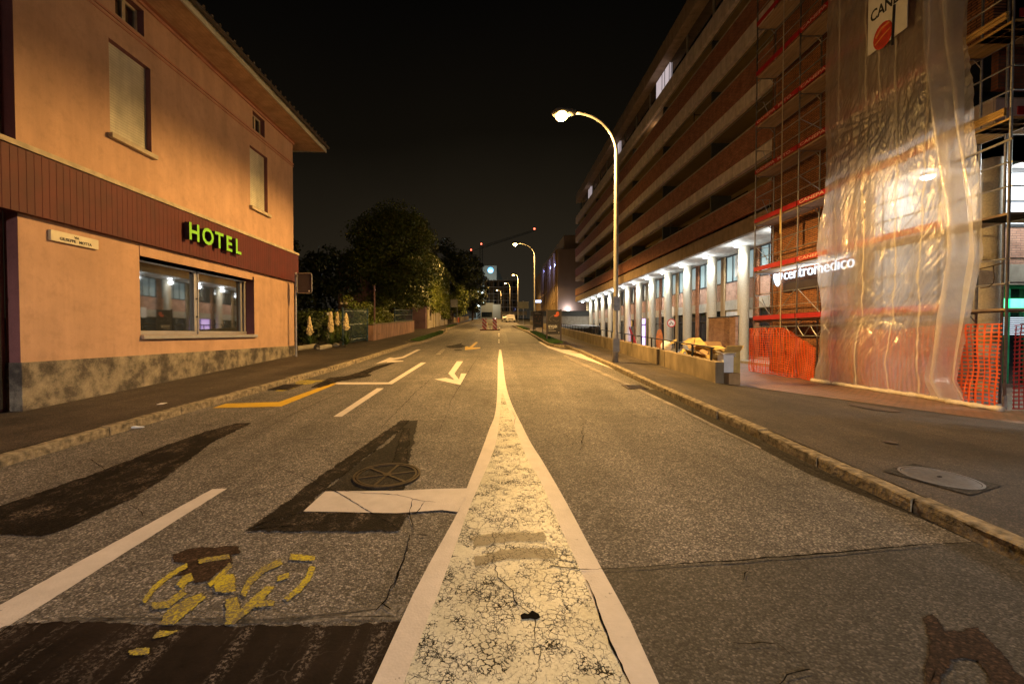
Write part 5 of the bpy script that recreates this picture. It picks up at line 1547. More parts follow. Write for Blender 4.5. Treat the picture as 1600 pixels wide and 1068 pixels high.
w.path([(cx-k*.05,y-.003,cz+k*.1),(cx-k*.2,y-.003,cz+k*.42),(cx+k*.1,y-.003,cz+k*.3)], k*.09, 6); w.sphere((cx-k*.22,y-.003,cz+k*.52), k*.11, .003, k*.11, 10, 6)
w.build('motorcycle_pictogram', M['ink'], t)
# orange oval board and red item leaning in the colonnade
cx, cz = FY(1030, 540, 25)
x_, z_ = FY(1030.5, 531, 29.5); t = root('oval_board', 'orange oval advertising board standing in the colonnade', 'board', (x_, 29.5, .1))
w = MB(); n = 24
pts = [(x_+.23*math.cos(2*math.pi*i/n), z_+.75*math.sin(2*math.pi*i/n)) for i in range(n)]
w.poly([(a,29.5,b) for a,b in pts]); w.poly([(a,29.54,b) for a,b in pts][::-1])
for (a,b),(c,d) in zip(pts, pts[1:]+pts[:1]): w.quad((a,29.5,b),(c,29.5,d),(c,29.54,d),(a,29.54,b))
w.build('panel', plain('orange board', (.62,.20,.05), .5), t); w = MB(); w.box(x_-.2,x_+.2,29.48,29.9,.1,.16); w.build('foot', M['signwhite'], t)
x_, z_ = FY(989, 529, 33); t = root('parasol', 'folded red parasol leaning in the colonnade behind the railing', 'parasol', (x_+.3,33,.1))
w = MB(); w.path([(x_+.35,33,.1),(x_-.3,33,2.1)], .025, 6); w.build('pole', M['alu'], t); w = MB(); w.path([(x_+.22,33,.5),(x_+.05,33,1.1),(x_-.28,33,2.05)], [.17,.14,.04], 8); w.build('canopy', plain('red canvas', (.45,.03,.03), .7), t)

# cardboard heap behind the near end of the wall
def carton(x, y, z, w_, d_, h_, rz, m, label, tilt=0, flaps=True, group='cartons heaped behind the parapet wall', writing=None):
    t = root('cardboard_box', label, 'cardboard box', (x, y, z), group)
    rot_ = Matrix.Rotation(rz, 3, 'Z') @ Matrix.Rotation(tilt, 3, 'X')
    ax, ay, az = rot_ @ Vector((w_/2,0,0)), rot_ @ Vector((0,d_/2,0)), rot_ @ Vector((0,0,h_/2))
    c = Vector((x,y,z)) + Vector((0,0,h_/2*math.cos(tilt)+abs(math.sin(tilt))*d_/2))
    th = .008; b = MB()
    for s_, A, B, Cc in ((-1,ax,ay,az),(1,ax,ay,az),(-1,ay,ax,az),(1,ay,ax,az)):
        nrm = A.normalized()
        b.obox(c + A*s_, nrm*th/2, B, Cc)
    b.obox(c - az, ax, ay, az.normalized()*th/2)
    body = b.build('body', m, t)
    if flaps:
        f = MB()
        for s_, A, B in ((-1,ax,ay),(1,ax,ay),(-1,ay,ax),(1,ay,ax)):
            o_ = rnd.uniform(.2, 1.0); dr = (A.normalized()*s_*math.cos(o_) + az.normalized()*math.sin(o_)*rnd.choice((1,1,-.6)))
            L = min(A.length, .2)*.9
            f.obox(c + A*s_ + az + dr*L/2, dr*L/2, B*.98, dr.cross(B).normalized()*th/2)
        f.build('flap', m, t)
    if writing:
        nrm = -ay.normalized()
        o_ = c - ay*1.02 + az*(-.45) - ax*.55
        text_mesh(writing, .09, o_.x, o_.y, o_.z, ax.normalized(), az.normalized(), M['ink'], 'lettering', body, .001, .001)
    return t
zt = lambda x, y: pave_z(x, y)
WS = [(5.33,10.15,.0,.24,.30,.46,.05,'cardw','tall white carton with dark print standing on the brown box at the end of the wall',0.03,'35'),]
x_, y_ = 5.36, 10.05; z_ = pave_z(x_, y_)
carton(5.37, 9.98, z_, .26, .26, .26, .08, M['card'], 'small brown box on the ground at the end of the parapet wall', flaps=False, group=None)
carton(5.31, 10.12, z_+.27, .23, .25, .42, .05, M['cardw'], 'tall white carton with dark print on the small brown box', 0.02, writing='UP', group=None)
carton(5.62, 10.75, pave_z(5.6,10.7)+.0, .5, .45, .78, .3, M['cardy'], 'straw coloured carton with folded flaps right behind the white carton')
carton(5.70, 11.5, pave_z(5.7,11.5), .6, .5, .55, -.2, M['card'], 'brown carton with open flaps behind the railing, beside the straw one', 0)
carton(5.75, 12.3, pave_z(5.75,12.3), .55, .6, .75, .4, M['cardy'], 'crumpled straw carton below the big flattened sheet', .15)
carton(5.75, 13.2, pave_z(5.7,13.2), .5, .5, .6, .1, M['card'], 'brown carton in the middle of the heap behind the railing')
carton(5.7, 14.2, pave_z(5.7,14.2), .5, .6, .75, -.3, M['cardy'], 'straw carton at the far left end of the heap', .1)
carton(6.3, 12.6, pave_z(6.3,12.6), .9, .6, .95, .15, M['card'], 'large brown carton at the back of the heap', .05)
def sheet(pts, m, label, th=.012):
    t = MB(); P = [Vector(p) for p in pts]; nrm = (P[1]-P[0]).cross(P[2]-P[0]).normalized()*th
    t.poly([tuple(p) for p in P]); t.poly([tuple(p+nrm) for p in P][::-1])
    for a, b in zip(P, P[1:]+P[:1]): t.quad(tuple(a), tuple(b), tuple(b+nrm), tuple(a+nrm))
    return tag(t.build('cardboard_sheet', m, loc=tuple(P[0])), label, 'cardboard', 'flattened cardboard on the heap')
def HP(px, py, Y): x, z = FY(px, py, Y); return (x, Y, z)
sheet([HP(1064,537,12.2),HP(1075,528.5,12.6),HP(1085,527,12.8),HP(1083,540,12.2)], M['cardy'], 'bent straw cardboard flap at the left of the big yellow sheet')
sheet([HP(1080,528,12.9),HP(1093,527,12.9),HP(1105,539,12.4),HP(1082,540,12.2)], M['cardy'], 'big flattened yellow cardboard sheet on top of the heap')
sheet([HP(1074,540,11.8),HP(1081,533,12.1),HP(1088,540,11.8),HP(1077,545,11.7)], M['card'], 'small brown folded flap in front of the big yellow sheet')
sheet([HP(1050,532,14),HP(1058,529,14.3),HP(1056,534,14),HP(1046,538,13.8)], M['cardy'], 'yellow cardboard scrap at the left end of the heap')
sheet([HP(1087,550,11.0),HP(1098,545,11.4),HP(1107,549,11.2),HP(1104,556,10.8)], M['card'], 'brown sheet lying between railing and straw carton')
sheet([HP(1110,541,10.9),HP(1124,540,10.8),HP(1135,544,10.4),HP(1118,546,10.3)], M['cardy'], 'open yellow flap on top of the white carton')
w = MB(); c = HP(1041, 541, 14.6); w.sphere(c, .18,.18,.2, 12, 8); tag(w.build('refuse_sack', M['cardw'], loc=c), 'pale round refuse sack at the left end of the cardboard heap', 'sack')
# strip of barrier tape on the pavement beside the lamp pole
c = [walkpt(p, q) for p, q in ((964,549),(972,550.5),(981,552.5),(988,553))] 
w = MB(); P = [(a, b, SL*b+.12-.02) for a, b, z in c]
P = [(a, b, walk_z(a, b)+.02) for a, b, z in c]
for p, q in zip(P, P[1:]): w.obox(((p[0]+q[0])/2,(p[1]+q[1])/2,(p[2]+q[2])/2), ((q[0]-p[0])/2,(q[1]-p[1])/2,(q[2]-p[2])/2), (0,.05,.0), (0,0,.012))
tag(w.build('barrier_tape', plain('orange tape', (.6,.2,.1), .5), loc=P[0]), 'crumpled strip of orange tape on the pavement behind the near lamp pole', 'tape')

# ================================================================== BRICK CORNER BUILDING BEHIND THE SCAFFOLD
cb = root('corner_building', 'orange brick corner block standing behind the scaffold and plastic sheet', 'building', (11.7, 13.9, 0))
w = MB(); w.box(11.7, 12.0, 13.9, 18.7, -.2, 6.37); w.box(11.7, 12.0, 10.42, 18.7, 8.5, 23.0); w.box(11.7,12.0,13.9,18.7,6.37,8.5); w.build('brick_wall', M['brick_or'], cb)
w = MB(); w.box(12.0, 14.35, 13.9, 14.1, -.1, 6.37); w.box(14.35, 14.5, 12.9, 14.1, -.1, 6.37); w.build('plaster_wall', M['plaster'], cb)
w = MB(); w.box(12.0, 23, 18.0, 18.7, 6.5, 23.0); w.box(12,23,12.4,12.6,8.5,23); w.build('rear_wall', M['darkpanel'], cb)
w = MB(); w.box(14.35, 23, 12.7, 12.9, 3.6, 4.66); w.build('south_brick_wall', M['brick_pale_x'], cb)
w = MB(); w.box(14.30, 23, 12.66, 12.9, 3.0, 3.59); w.build('south_lintel', M['concrete'], cb)
w = MB()
for x0, x1 in ((14.6,15.9),(16.1,18.2),(18.4,20.5)):
    w.box(x0, x1, 12.78, 12.80, 4.72, 6.30)
sw = w.build('lit_window', M['win_bright'], cb)
w = MB(); w.box(14.35, 23, 12.68, 12.84, 4.67, 4.76); w.box(14.35,23,12.70,12.84,6.25,6.36)
for x in (14.42, 15.98, 18.28): w.box(x-.07, x+.07, 12.70, 12.82, 4.76, 6.25)
w.box(14.5,23,12.72,12.77,5.42,5.46)
w.build('window_frame', M['alu_dark'], sw)
w = MB(); w.box(14.35, 23, 12.80, 12.82, .12, 3.0); sg = w.build('shop_glass', M['glass'], cb)
w = MB(); w.box(14.45, 15.35, 12.70, 12.78, 2.25, 2.60); w.box(15.60, 19, 12.70, 12.78, 2.25, 2.60); w.build('green_lightbox', M['greenlit'], sg)
w = MB()
for x in (14.9, 15.5, 16.9, 18.3): w.box(x-.05, x+.05, 12.70, 12.79, .12, 3.0)
w.box(14.4,20,12.71,12.79,2.90,2.98)
w.build('shop_frame', M['greenframe'], sg)
w = MB()
for k in range(9):
    z = 1.55 + .06*k; w.box(14.5, 15.5, 12.74, 12.77, z, z+.03)
w.box(15.7, 19, 12.74, 12.77, 1.5, 2.0)
w.build('lit_display', M['win_bright'], sg)
# slabs, parapets round the corner
w = MB(); w.box(11.98, 23, 10.32, 10.5, 6.38, 7.12); w.box(11.70, 11.98, 10.32, 13.9, 6.38, 7.12); w.build('slab_fascia', M['grey_band'], cb)
w = MB(); w.box(12.25, 23, 10.5, 12.7, 6.37, 6.45); w.build('soffit', M['soffit_white'], cb)
for a, b in BR:
    w = MB(); w.box(11.66, 23, 10.26, 10.40, a, b); w.build('brick_parapet', M['brick_x'], cb)
    w = MB(); w.box(11.62, 23, 10.23, 10.45, b+.003, b+.06); w.build('parapet_coping', M['concrete'], cb)
for a, b in GR:
    w = MB(); w.box(11.68, 23, 10.28, 10.42, a, b); w.build('slab_fascia', M['grey_band'], cb)
w = MB(); w.path([(13.6,12.1,.0),(13.6,12.1,6.36)], .27, 24, cap=False); w.build('column', M['column'], cb, smooth=True)

# lit letters
cs = root('medical_centre_sign', 'white lit letters centromedico with a tooth shaped emblem on the brick wall', 'sign', (11.7, 17.6, 3.7))
w = MB(); w.box(11.62, 11.69, 14.15, 17.75, 3.25, 3.62); w.build('dark_panel', M['signback'], cs)
o = text_mesh('centromedico', .62, 11.56, 17.62, 3.74, (0,-1,0), (0,0,1), M['signlit'], 'lettering', cs, .02, -.004, width=3.45)
w = MB(); P = [(.0,.0),(.10,.06),(.20,.22),(.27,.40),(.26,.52),(.14,.55),(.0,.50)]
pts = P + [(-a, b) for a, b in P[::-1]][1:-1]
w.poly([(11.56, 18.02-a, 3.52+b) for a, b in pts]); w.poly([(11.60, 18.02-a, 3.52+b) for a, b in pts][::-1])
q = pts
for (a,b),(c,d) in zip(q, q[1:]+q[:1]): w.quad((11.56,18.02-a,3.52+b),(11.56,18.02-c,3.52+d),(11.60,18.02-c,3.52+d),(11.60,18.02-a,3.52+b))
w.build('emblem', M['signlit'], cs)

# ================================================================== SCAFFOLD
SX, SB = 10.67, 11.42
SYY = [18.1, 15.53, 12.96, 10.39, 9.13]
LV = [2.13, 4.13, 6.11, 8.10, 10.10, 12.10, 14.10]
sf = root('scaffold', 'steel tube scaffold with red toe boards in front of the brick corner block', 'scaffold', (SX, 18.1, 0))
for y in SYY:
    w = MB(); w.path([(SX,y,-.05),(SX,y,16.3)], .026, 8); w.build('standard', M['galv'], sf, smooth=True)
    w = MB(); yy = y if y > 9.2 else 9.86
    w.path([(SB,yy,-.05),(SB,yy,16.3)], .026, 8); w.build('standard', M['galv'], sf, smooth=True)
    w = MB(); w.box(SX-.08,SX+.08,y-.08,y+.08,-.06,-.03+.02); w.tube((SX,y,-.04),(SX,y,.28),.036,8); w.build('base_jack', M['galv'], sf)
for x in (13.24, 15.8):
    for y in (9.13, 9.86):
        w = MB(); w.path([(x,y,-.05),(x,y,16.3)], .026, 8); w.build('standard', M['galv'], sf, smooth=True)
for li, z in enumerate(LV):
    for bi in range(4):
        y1, y0 = SYY[bi], SYY[bi+1]
        w = MB()
        for k in range(3): w.box(SX+.03+k*.245, SX+.26+k*.245, y0+.01, y1-.01, z-.055, z-.005)
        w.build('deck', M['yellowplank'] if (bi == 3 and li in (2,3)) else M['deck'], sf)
        if bi < 3:
            w = MB(); w.box(SX-.055, SX-.030, y0+.03, y1-.03, z, z+.17); tb = w.build('toe_board', M['red_board'], sf)
            if (li in (3,4)) or (li in (1,2,5) and bi in (1,2)):
                text_mesh('CANEPA  MITO..', .15, SX-.058, y1-.12, z+.035, (0,-1,0), (0,0,1), M['lettering'], 'lettering', tb, .001, .002, width=2.2)
        w = MB()
        for h in ((.52, 1.02) if li else (.5, 1.02)):
            w.path([(SX-.03,y0,z+h),(SX-.03,y1,z+h)], .017, 6)
        w.build('guard_rail', M['galv'], sf)
        w = MB(); w.path([(SB,y0,z-.05),(SB,y1,z-.05)], .02, 6); w.build('ledger', M['galv'], sf)
    # transoms and gussets
    for y in SYY[:4]:
        w = MB(); w.path([(SX,y,z-.07),(SB,y,z-.07)], .022, 6); w.path([(SX,y,z-.07-.22),(SX+.2,y,z-.07)], .014, 5); w.path([(SB,y,z-.29),(SB-.2,y,z-.07)], .014, 5)
        w.build('transom', M['galv'], sf)
    # return along the south front
    w = MB()
    for k in range(3): w.box(SX+.05, 15.8, 9.15+k*.24, 9.37+k*.24, z-.055, z-.005)
    w.build('deck', M['deck'], sf)
    w = MB()
    for h in (.52, 1.02): w.path([(SX,9.1,z+h),(15.8,9.1,z+h)], .017, 6)
    w.build('guard_rail', M['galv'], sf)
    if li < 2: continue
    w = MB(); w.box(SX+.08, 15.8, 9.075, 9.10, z, z+.17); tb = w.build('toe_board', M['red_board'], sf)
    text_mesh('CANEPA', .15, SX+.22, 9.07, z+.035, (1,0,0), (0,0,1), M['lettering'], 'lettering', tb, .001, .003, width=1.1)
for li, bi in ((0,0),(0,1),(1,0),(1,2),(2,1),(0,2),(3,1)):
    y1, y0 = SYY[bi], SYY[bi+1]; z = LV[li]
    w = MB(); w.path([(SX-.02,y1-.1,z+1.0),(SX-.02,(y0+y1)/2,z+.05)], .013, 5); w.path([(SX-.02,y0+.1,z+1.0),(SX-.02,(y0+y1)/2,z+.05)], .013, 5); w.build('brace', M['galv'], sf)
for z in LV[:5]:       # end guard at the far end
    w = MB(); w.path([(SX,18.13,z+1.0),(SX+.6,18.13,z+1.0),(SX+.6,18.13,z+.15),(SX,18.13,z+.15)], .014, 6); w.path([(SX+.3,18.13,z+1.0),(SX+.6,18.13,z+.3)], .011, 5); w.build('end_guard', M['galv'], sf)
# lattice girder under the first deck between the first two bays
w = MB(); w.path([(SX,18.05,1.85),(SX,13.0,1.85)], .02, 6); w.path([(SX,18.05,1.5),(SX,13.0,1.5)], .02, 6)
for k in range(16):
    a = 18.05-k*.32; w.path([(SX,a,1.5 if k%2 else 1.85),(SX,a-.32,1.85 if k%2 else 1.5)], .012, 5)
w.build('lattice_girder', M['galv'], sf)
# hoist rope and tied poles
w = MB(); w.path([(10.58,16.3,16),(10.57,16.3,8),(10.59,16.28,.5)], .018, 6)
tag(w.build('hoist_rope', M['stone_sill'], loc=(10.6,16.3,.5)), 'pale hoist rope hanging down the scaffold face in its first bay', 'rope')
w = MB(); w.path([(10.57,16.33,6.2),(10.57,16.33,5.3)], .03, 6)
tag(w.build('rope_weight', M['yellow'] if False else M['cardy'], loc=(10.6,16.33,5.3)), 'yellow weight hanging on the hoist rope', 'weight')
# stored timber poles sticking out at the corner, lit yellow
w = MB()
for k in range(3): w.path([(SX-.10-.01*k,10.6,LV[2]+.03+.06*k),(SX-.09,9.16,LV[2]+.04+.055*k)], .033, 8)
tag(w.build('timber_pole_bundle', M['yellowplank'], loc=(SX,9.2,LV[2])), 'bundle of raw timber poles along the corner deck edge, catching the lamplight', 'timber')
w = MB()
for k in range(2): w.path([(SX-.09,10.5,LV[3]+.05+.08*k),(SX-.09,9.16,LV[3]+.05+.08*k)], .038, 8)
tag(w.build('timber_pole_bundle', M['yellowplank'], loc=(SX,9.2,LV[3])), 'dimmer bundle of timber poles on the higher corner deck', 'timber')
w = MB(); a = FX(1492, 254, 10.45); b = FX(1583, 216, 10.45); w.path([(10.45,a[0],a[1]),(10.45,b[0],b[1])], .028, 8)
tag(w.build('steel_tube', M['galv'], loc=(10.45,b[0],b[1])), 'loose steel tube lashed across the scaffold corner', 'tube')
w = MB(); P = [FX(1530,420,10.5), FX(1545,417,10.5), FX(1566,411,10.5)]; w.path([(10.5,a,b) for a, b in P], .014, 6)
P = [FX(1552,416,10.55), FX(1554,432,10.55), FX(1552,442,10.55), FX(1545,448,10.55), FX(1532,450,10.55)]; w.path([(10.55,a,b) for a, b in P], .012, 6)
tag(w.build('bent_wire', M['iron'], loc=(10.5,9.3,3)), 'rusty bent wire loop beside the right edge of the plastic sheet', 'wire')

# ================================================================== ORANGE NETS
def net(name, label, path, hfun, m, sy=.115, sz=.085, wv=.036, wh=.026, wave=.05, seed=0, z0f=lambda q: 0.02):
    w = MB(); P = [Vector(p) for p in path]; L = [0]
    for a, b in zip(P, P[1:]): L.append(L[-1] + (b-a).length)
    T = L[-1]
    def at(s_, z):
        for i in range(len(P)-1):
            if s_ <= L[i+1] or i == len(P)-2:
                q = (s_-L[i])/(L[i+1]-L[i]); p = P[i] + (P[i+1]-P[i])*q; d = (P[i+1]-P[i]).normalized(); break
        nrm = Vector((d.y, -d.x))
        dv = wave*(noise.noise(Vector((s_*2.2, z*1.1, seed)))*1.3 + .35*noise.noise(Vector((s_*7, z*2, seed+3))))
        sg = .035*noise.noise(Vector((s_*1.3, z*2.0, seed+9)))
        return (p.x + nrm.x*dv + d.x*sg, p.y + nrm.y*dv + d.y*sg, z + .03*noise.noise(Vector((s_*1.5, z, seed+5))))
    nz_ = 16; s_ = 0.02
    while s_ < T:
        h = hfun(s_/T); z0 = z0f(s_/T)
        for i in range(nz_):
            za = z0 + (h-z0)*i/nz_; zb_ = z0 + (h-z0)*(i+1)/nz_
            w.quad(at(s_,za), at(min(s_+wv,T),za), at(min(s_+wv,T),zb_), at(s_,zb_))
        s_ += sy
    n = int(T/.10)
    nr = int(1.8/sz)
    for k in range(nr):
        for i in range(n):
            a = T*i/n; b = T*(i+1)/n; h = hfun((i+.5)/n); z = z0f((i+.5)/n) + (h-z0f((i+.5)/n))*k/(nr-1)
            w.quad(at(a,z), at(b,z), at(b,z+wh), at(a,z+wh))
    o = w.build(name, m, loc=(P[0].x, P[0].y, 0)); tag(o, label, 'safety net'); return o
M['orange'] = plain('orange safety net plastic', (0.62,0.085,0.015), 0.5, var=0.2, scale=3, bump=0)
M['orange2'] = plain('red safety net plastic', (0.45,0.03,0.025), 0.5, var=0.2, scale=3, bump=0)
net('safety_net', 'orange safety net tied to the far end of the scaffold, sagging on its right', [(10.50,18.15),(10.52,15.9),(10.50,14.35)], lambda q: 1.76 if q < .58 else 1.76-(q-.58)*1.6, M['orange'], seed=1, wave=.10)
net('safety_net', 'orange safety net blurred behind the plastic sheet', [(10.74,14.1),(10.74,9.9)], lambda q: 1.7+.05*math.sin(q*9), M['orange'], seed=2)
net('safety_net', 'orange safety net between the plastic sheet and the corner post', [(10.52,10.35),(10.50,9.75),(10.52,9.1)], lambda q: 1.78, M['orange'], seed=4, wave=.08)
net('safety_net', 'dark red safety net to the right of the corner post', [(10.70,9.02),(12.2,8.98),(14.5,9.05)], lambda q: 1.74+.03*math.sin(q*20), M['orange2'], seed=5, sy=.10, wv=.028)

# ================================================================== PLASTIC SHEET
RE = [(0,1519),(.5,1499),(1.2,1507),(2,1516),(3.3,1536),(4.6,1531),(6,1518),(7.2,1511),(8.2,1500),(14,1496)]
LE = [(0,1276),(1,1282),(2.2,1284),(3.4,1276),(4.4,1274),(5.4,1281),(6.5,1285),(14,1287)]
def edgeY(tab, z): return F*10.5/(interp(tab, z)-777)
GA = [(11.55,6.2,.55),(12.5,2.02,.40),(11.55,2.0,.45),(10.4,9.3,.4)]
def sheetd(y, z):
    d = .10*noise.noise(Vector((y*1.6, z*.16, 1.0))) + .045*noise.noise(Vector((y*5.5, z*.45, 4.0)))
    for gy, gz, k in GA:
        dy, dz_ = y-gy, z-gz; r_ = math.hypot(dy, dz_)+.05; th = math.atan2(dz_, dy)
        fall = k*math.exp(-r_/1.5)
        d += fall*.07*noise.noise(Vector((math.cos(th)*5, math.sin(th)*5, gy*3))) + fall*.05*noise.noise(Vector((math.cos(th)*13, math.sin(th)*13, gy*5)))
        d += .10*math.exp(-(r_/.35)**2)*k
    # creases fanning down from the tied point
    dy, dz_ = y-11.5, z-7.6; r_ = math.hypot(dy, dz_)+.05; th = math.atan2(dz_, dy)
    if dz_ < .4: d += .055*math.exp(-((r_-1.6)/1.7)**2)*abs(noise.noise(Vector((th*6.5, r_*.35, 1.5)))) + .03*math.exp(-((r_-1.8)/1.6)**2)*abs(noise.noise(Vector((th*17, r_*.8, 4.5))))
    # long diagonal folds of slack film
    u = y*1.0 + z*.50; d += .045*noise.noise(Vector((u*4.2, (y-z)*.35, 7.0)))*min(1, max(0, (9-z)/4))
    u2 = y*1.0 + z*.62 + .3*noise.noise(Vector((y,z,9.0))); d += .035*abs(noise.noise(Vector((u2*9, (y+z)*.5, 2.0))))
    d += .012*noise.noise(Vector((y*22, z*5, 3.0)))
    d -= .20*math.exp(-((z-1.0)/.9)**2)*math.exp(-((y-12.4)/1.2)**2)
    return d
def sheetp(y, z): return (10.50 + sheetd(y, z) - .05, y, z)
ps = root('plastic_sheet', 'tall crumpled translucent plastic sheet hanging over the scaffold down to the ground', 'plastic sheet', (10.5, 12, 0))
NU, NV = 230, 330
w = MB()
w.grid(NU, NV, lambda u, v: (lambda z: sheetp(edgeY(LE, z) + (edgeY(RE, z)-edgeY(LE, z))*u, z))(.02 + v*13.6))
o = w.build('film', M['plastic'], ps, smooth=True)
for yy in (13.42, 12.5, 11.55, 10.74, 12.02):
    w = MB(); rows = []
    z = .1
    while z < 13.4:
        y = yy + .05*noise.noise(Vector((z*1.2, yy, 0))); p = sheetp(y, z); wd = .022 + .010*noise.noise(Vector((z*6, yy, 5)))
        rows.append(((p[0]-.012, y+wd, z), (p[0]-.012, y-wd, z))); z += .07
    if yy == 12.02: rows = [r for r in rows if r[0][2] > 7.0]
    for a, b in zip(rows, rows[1:]): w.quad(a[0], a[1], b[1], b[0])
    w.build('tape_seam', M['tape'], ps)
w = MB(); pts = []; rr = []
y = 14.35
while y > 8.75:
    pts.append((10.40 + .07*noise.noise(Vector((y*2, 0, 0))) - (.12 if y < 9.9 else 0), y, pave_z(10.4, y)+.045)); rr.append(.06 + .03*noise.noise(Vector((y*5, 3, 0)))); y -= .08
w.path(pts, rr, 9); w.build('rolled_hem', M['plasticroll'], ps, smooth=True)
# side strip of loose film hanging along the right edge
w = MB()
w.grid(26, 120, lambda u, v: (lambda z: (10.28 + .16*math.sin(u*9+z*.5) + .05*noise.noise(Vector((u*6, z*.8, 8))), edgeY(RE, z)+.62 - u*.66, z))(.1 + v*13.4))
w.build('loose_film', M['plastic'], ps, smooth=True)
# banner
y0b = YX(1348, 10.32); y1b = YX(1408, 10.32)
bn = root('banner', 'white banner reading CANEPA with a red emblem high on the plastic sheet', 'banner', (10.32, y0b, 8.9))
zb_ = FX(1348, 94, 10.32)[1]; zt_ = FX(1348, 26, 10.32)[1]
w = MB(); w.box(10.32, 10.34, y1b, y0b, zb_, zt_+.3); w.build('cloth', M['signwhite'], bn)
text_mesh('CANEPA', .42, 10.315, y0b-.08, FX(1354,42,10.32)[1], (0,-1,0), (0,0,1), M['ink'], 'lettering', bn, .002, .008, width=1.22)
w = MB(); yc = y0b-.48; zc = FX(1371,62,10.32)[1]
w.sphere((10.315, yc, zc), .004, .30, .34, 22, 10); em = w.build('emblem', plain('emblem red', (.50,.04,.02), .6, var=.4, scale=5, bump=0), bn)
w = MB(); w.path([(10.308,yc+.2,zc+.05),(10.308,yc+.02,zc+.2),(10.308,yc-.22,zc+.22)], .03, 6); w.path([(10.308,yc+.22,zc-.12),(10.308,yc,zc-.02),(10.308,yc-.24,zc+.05)], .02, 6); w.build('emblem_stripes', plain('emblem orange', (.62,.22,.05), .6, bump=0), em)
w = MB(); w.path([(10.305,yc-.34,zc+.55),(10.305,yc-.30,zc-.45)], .03, 6); w.build('emblem_bar', M['ink'], em)
# soffit lamps added out of view to light the south front
for x in (15.5, 18.5):
    t = root('soffit_lamp', 'round white soffit lamp added out of view to light the shop front' + (', the farther one' if x > 17 else ''), 'ceiling lamp', (x, 11.6, 6.37), 'round soffit lamps of the colonnade')
    w = MB(); w.sphere((x,11.6,6.36), .16,.16,.12, 16, 6, -1, 0); w.build('diffuser', M['soffitlamp'], t, smooth=True)
    l = bpy.data.lights.new('soffit_light', 'POINT'); l.energy = P_SOFFIT*1.1; l.color = COOL; l.shadow_soft_size = .12
    lo = bpy.data.objects.new('soffit_light', l); col.objects.link(lo); lo.location = (x, 11.6, 6.1)
# light of the lit wall sign on the bricks around it
l = bpy.data.lights.new('sign_light', 'AREA'); l.energy = 22; l.color = COOL; l.shape = 'RECTANGLE'; l.size = 3.4; l.size_y = .3
lo = bpy.data.objects.new('sign_light', l); col.objects.link(lo); lo.location = (11.50, 15.9, 3.9); lo.rotation_euler = (0, R(90), 0)
l.size, l.size_y = .3, 3.4

# ================================================================== FAR END OF THE ROAD
y = 42.0
t = root('road_barrier', 'two red and white striped warning boards with a small trestle in mid road', 'barrier', (FY(765,500,y)[0], y, SL*y))
zb = SL*y
x0 = FY(750,516,y)[0]; x1 = FY(781,516,y)[0]
w = MB(); w.box(x0, x1, y-.25, y+.25, zb, zb+.10); w.build('base', plain('rubber base', (.08,.035,.03), .8), t, bevel=.03)
for px in (757, 773):
    xc = FY(px, 505, y)[0]; w = MB(); w.box(xc-.20, xc+.20, y-.05, y-.01, zb+.10, zb+1.15); w.build('striped_board', M['striped'], t, bevel=.01)
xm = FY(765.5, 505, y)[0]
w = MB(); w.box(xm-.28, xm+.28, y-.2, y-.17, zb+.45, zb+.72)
for s_ in (-1, 1): w.path([(xm+s_*.26,y-.18,zb+.72),(xm+s_*.16,y-.3,zb+.1)], .025, 6); w.path([(xm+s_*.26,y-.18,zb+.72),(xm+s_*.18,y+.1,zb+.1)], .025, 6)
w.build('trestle', M['marble'], t)
w = MB(); xc = FY(774,500,y)[0]; w.sphere((xc,y-.02,zb+1.12),.08,.04,.08,12,6); w.build('warning_lamp', emis('amber warning lamp', (1,.75,.6), .8), t)
w = MB(); x_ = FY(780,513,y-.2)[0]; w.sphere((x_,y-.2,zb+.2),.09,.09,.1,10,6); w.build('marker', M['signwhite'], t)

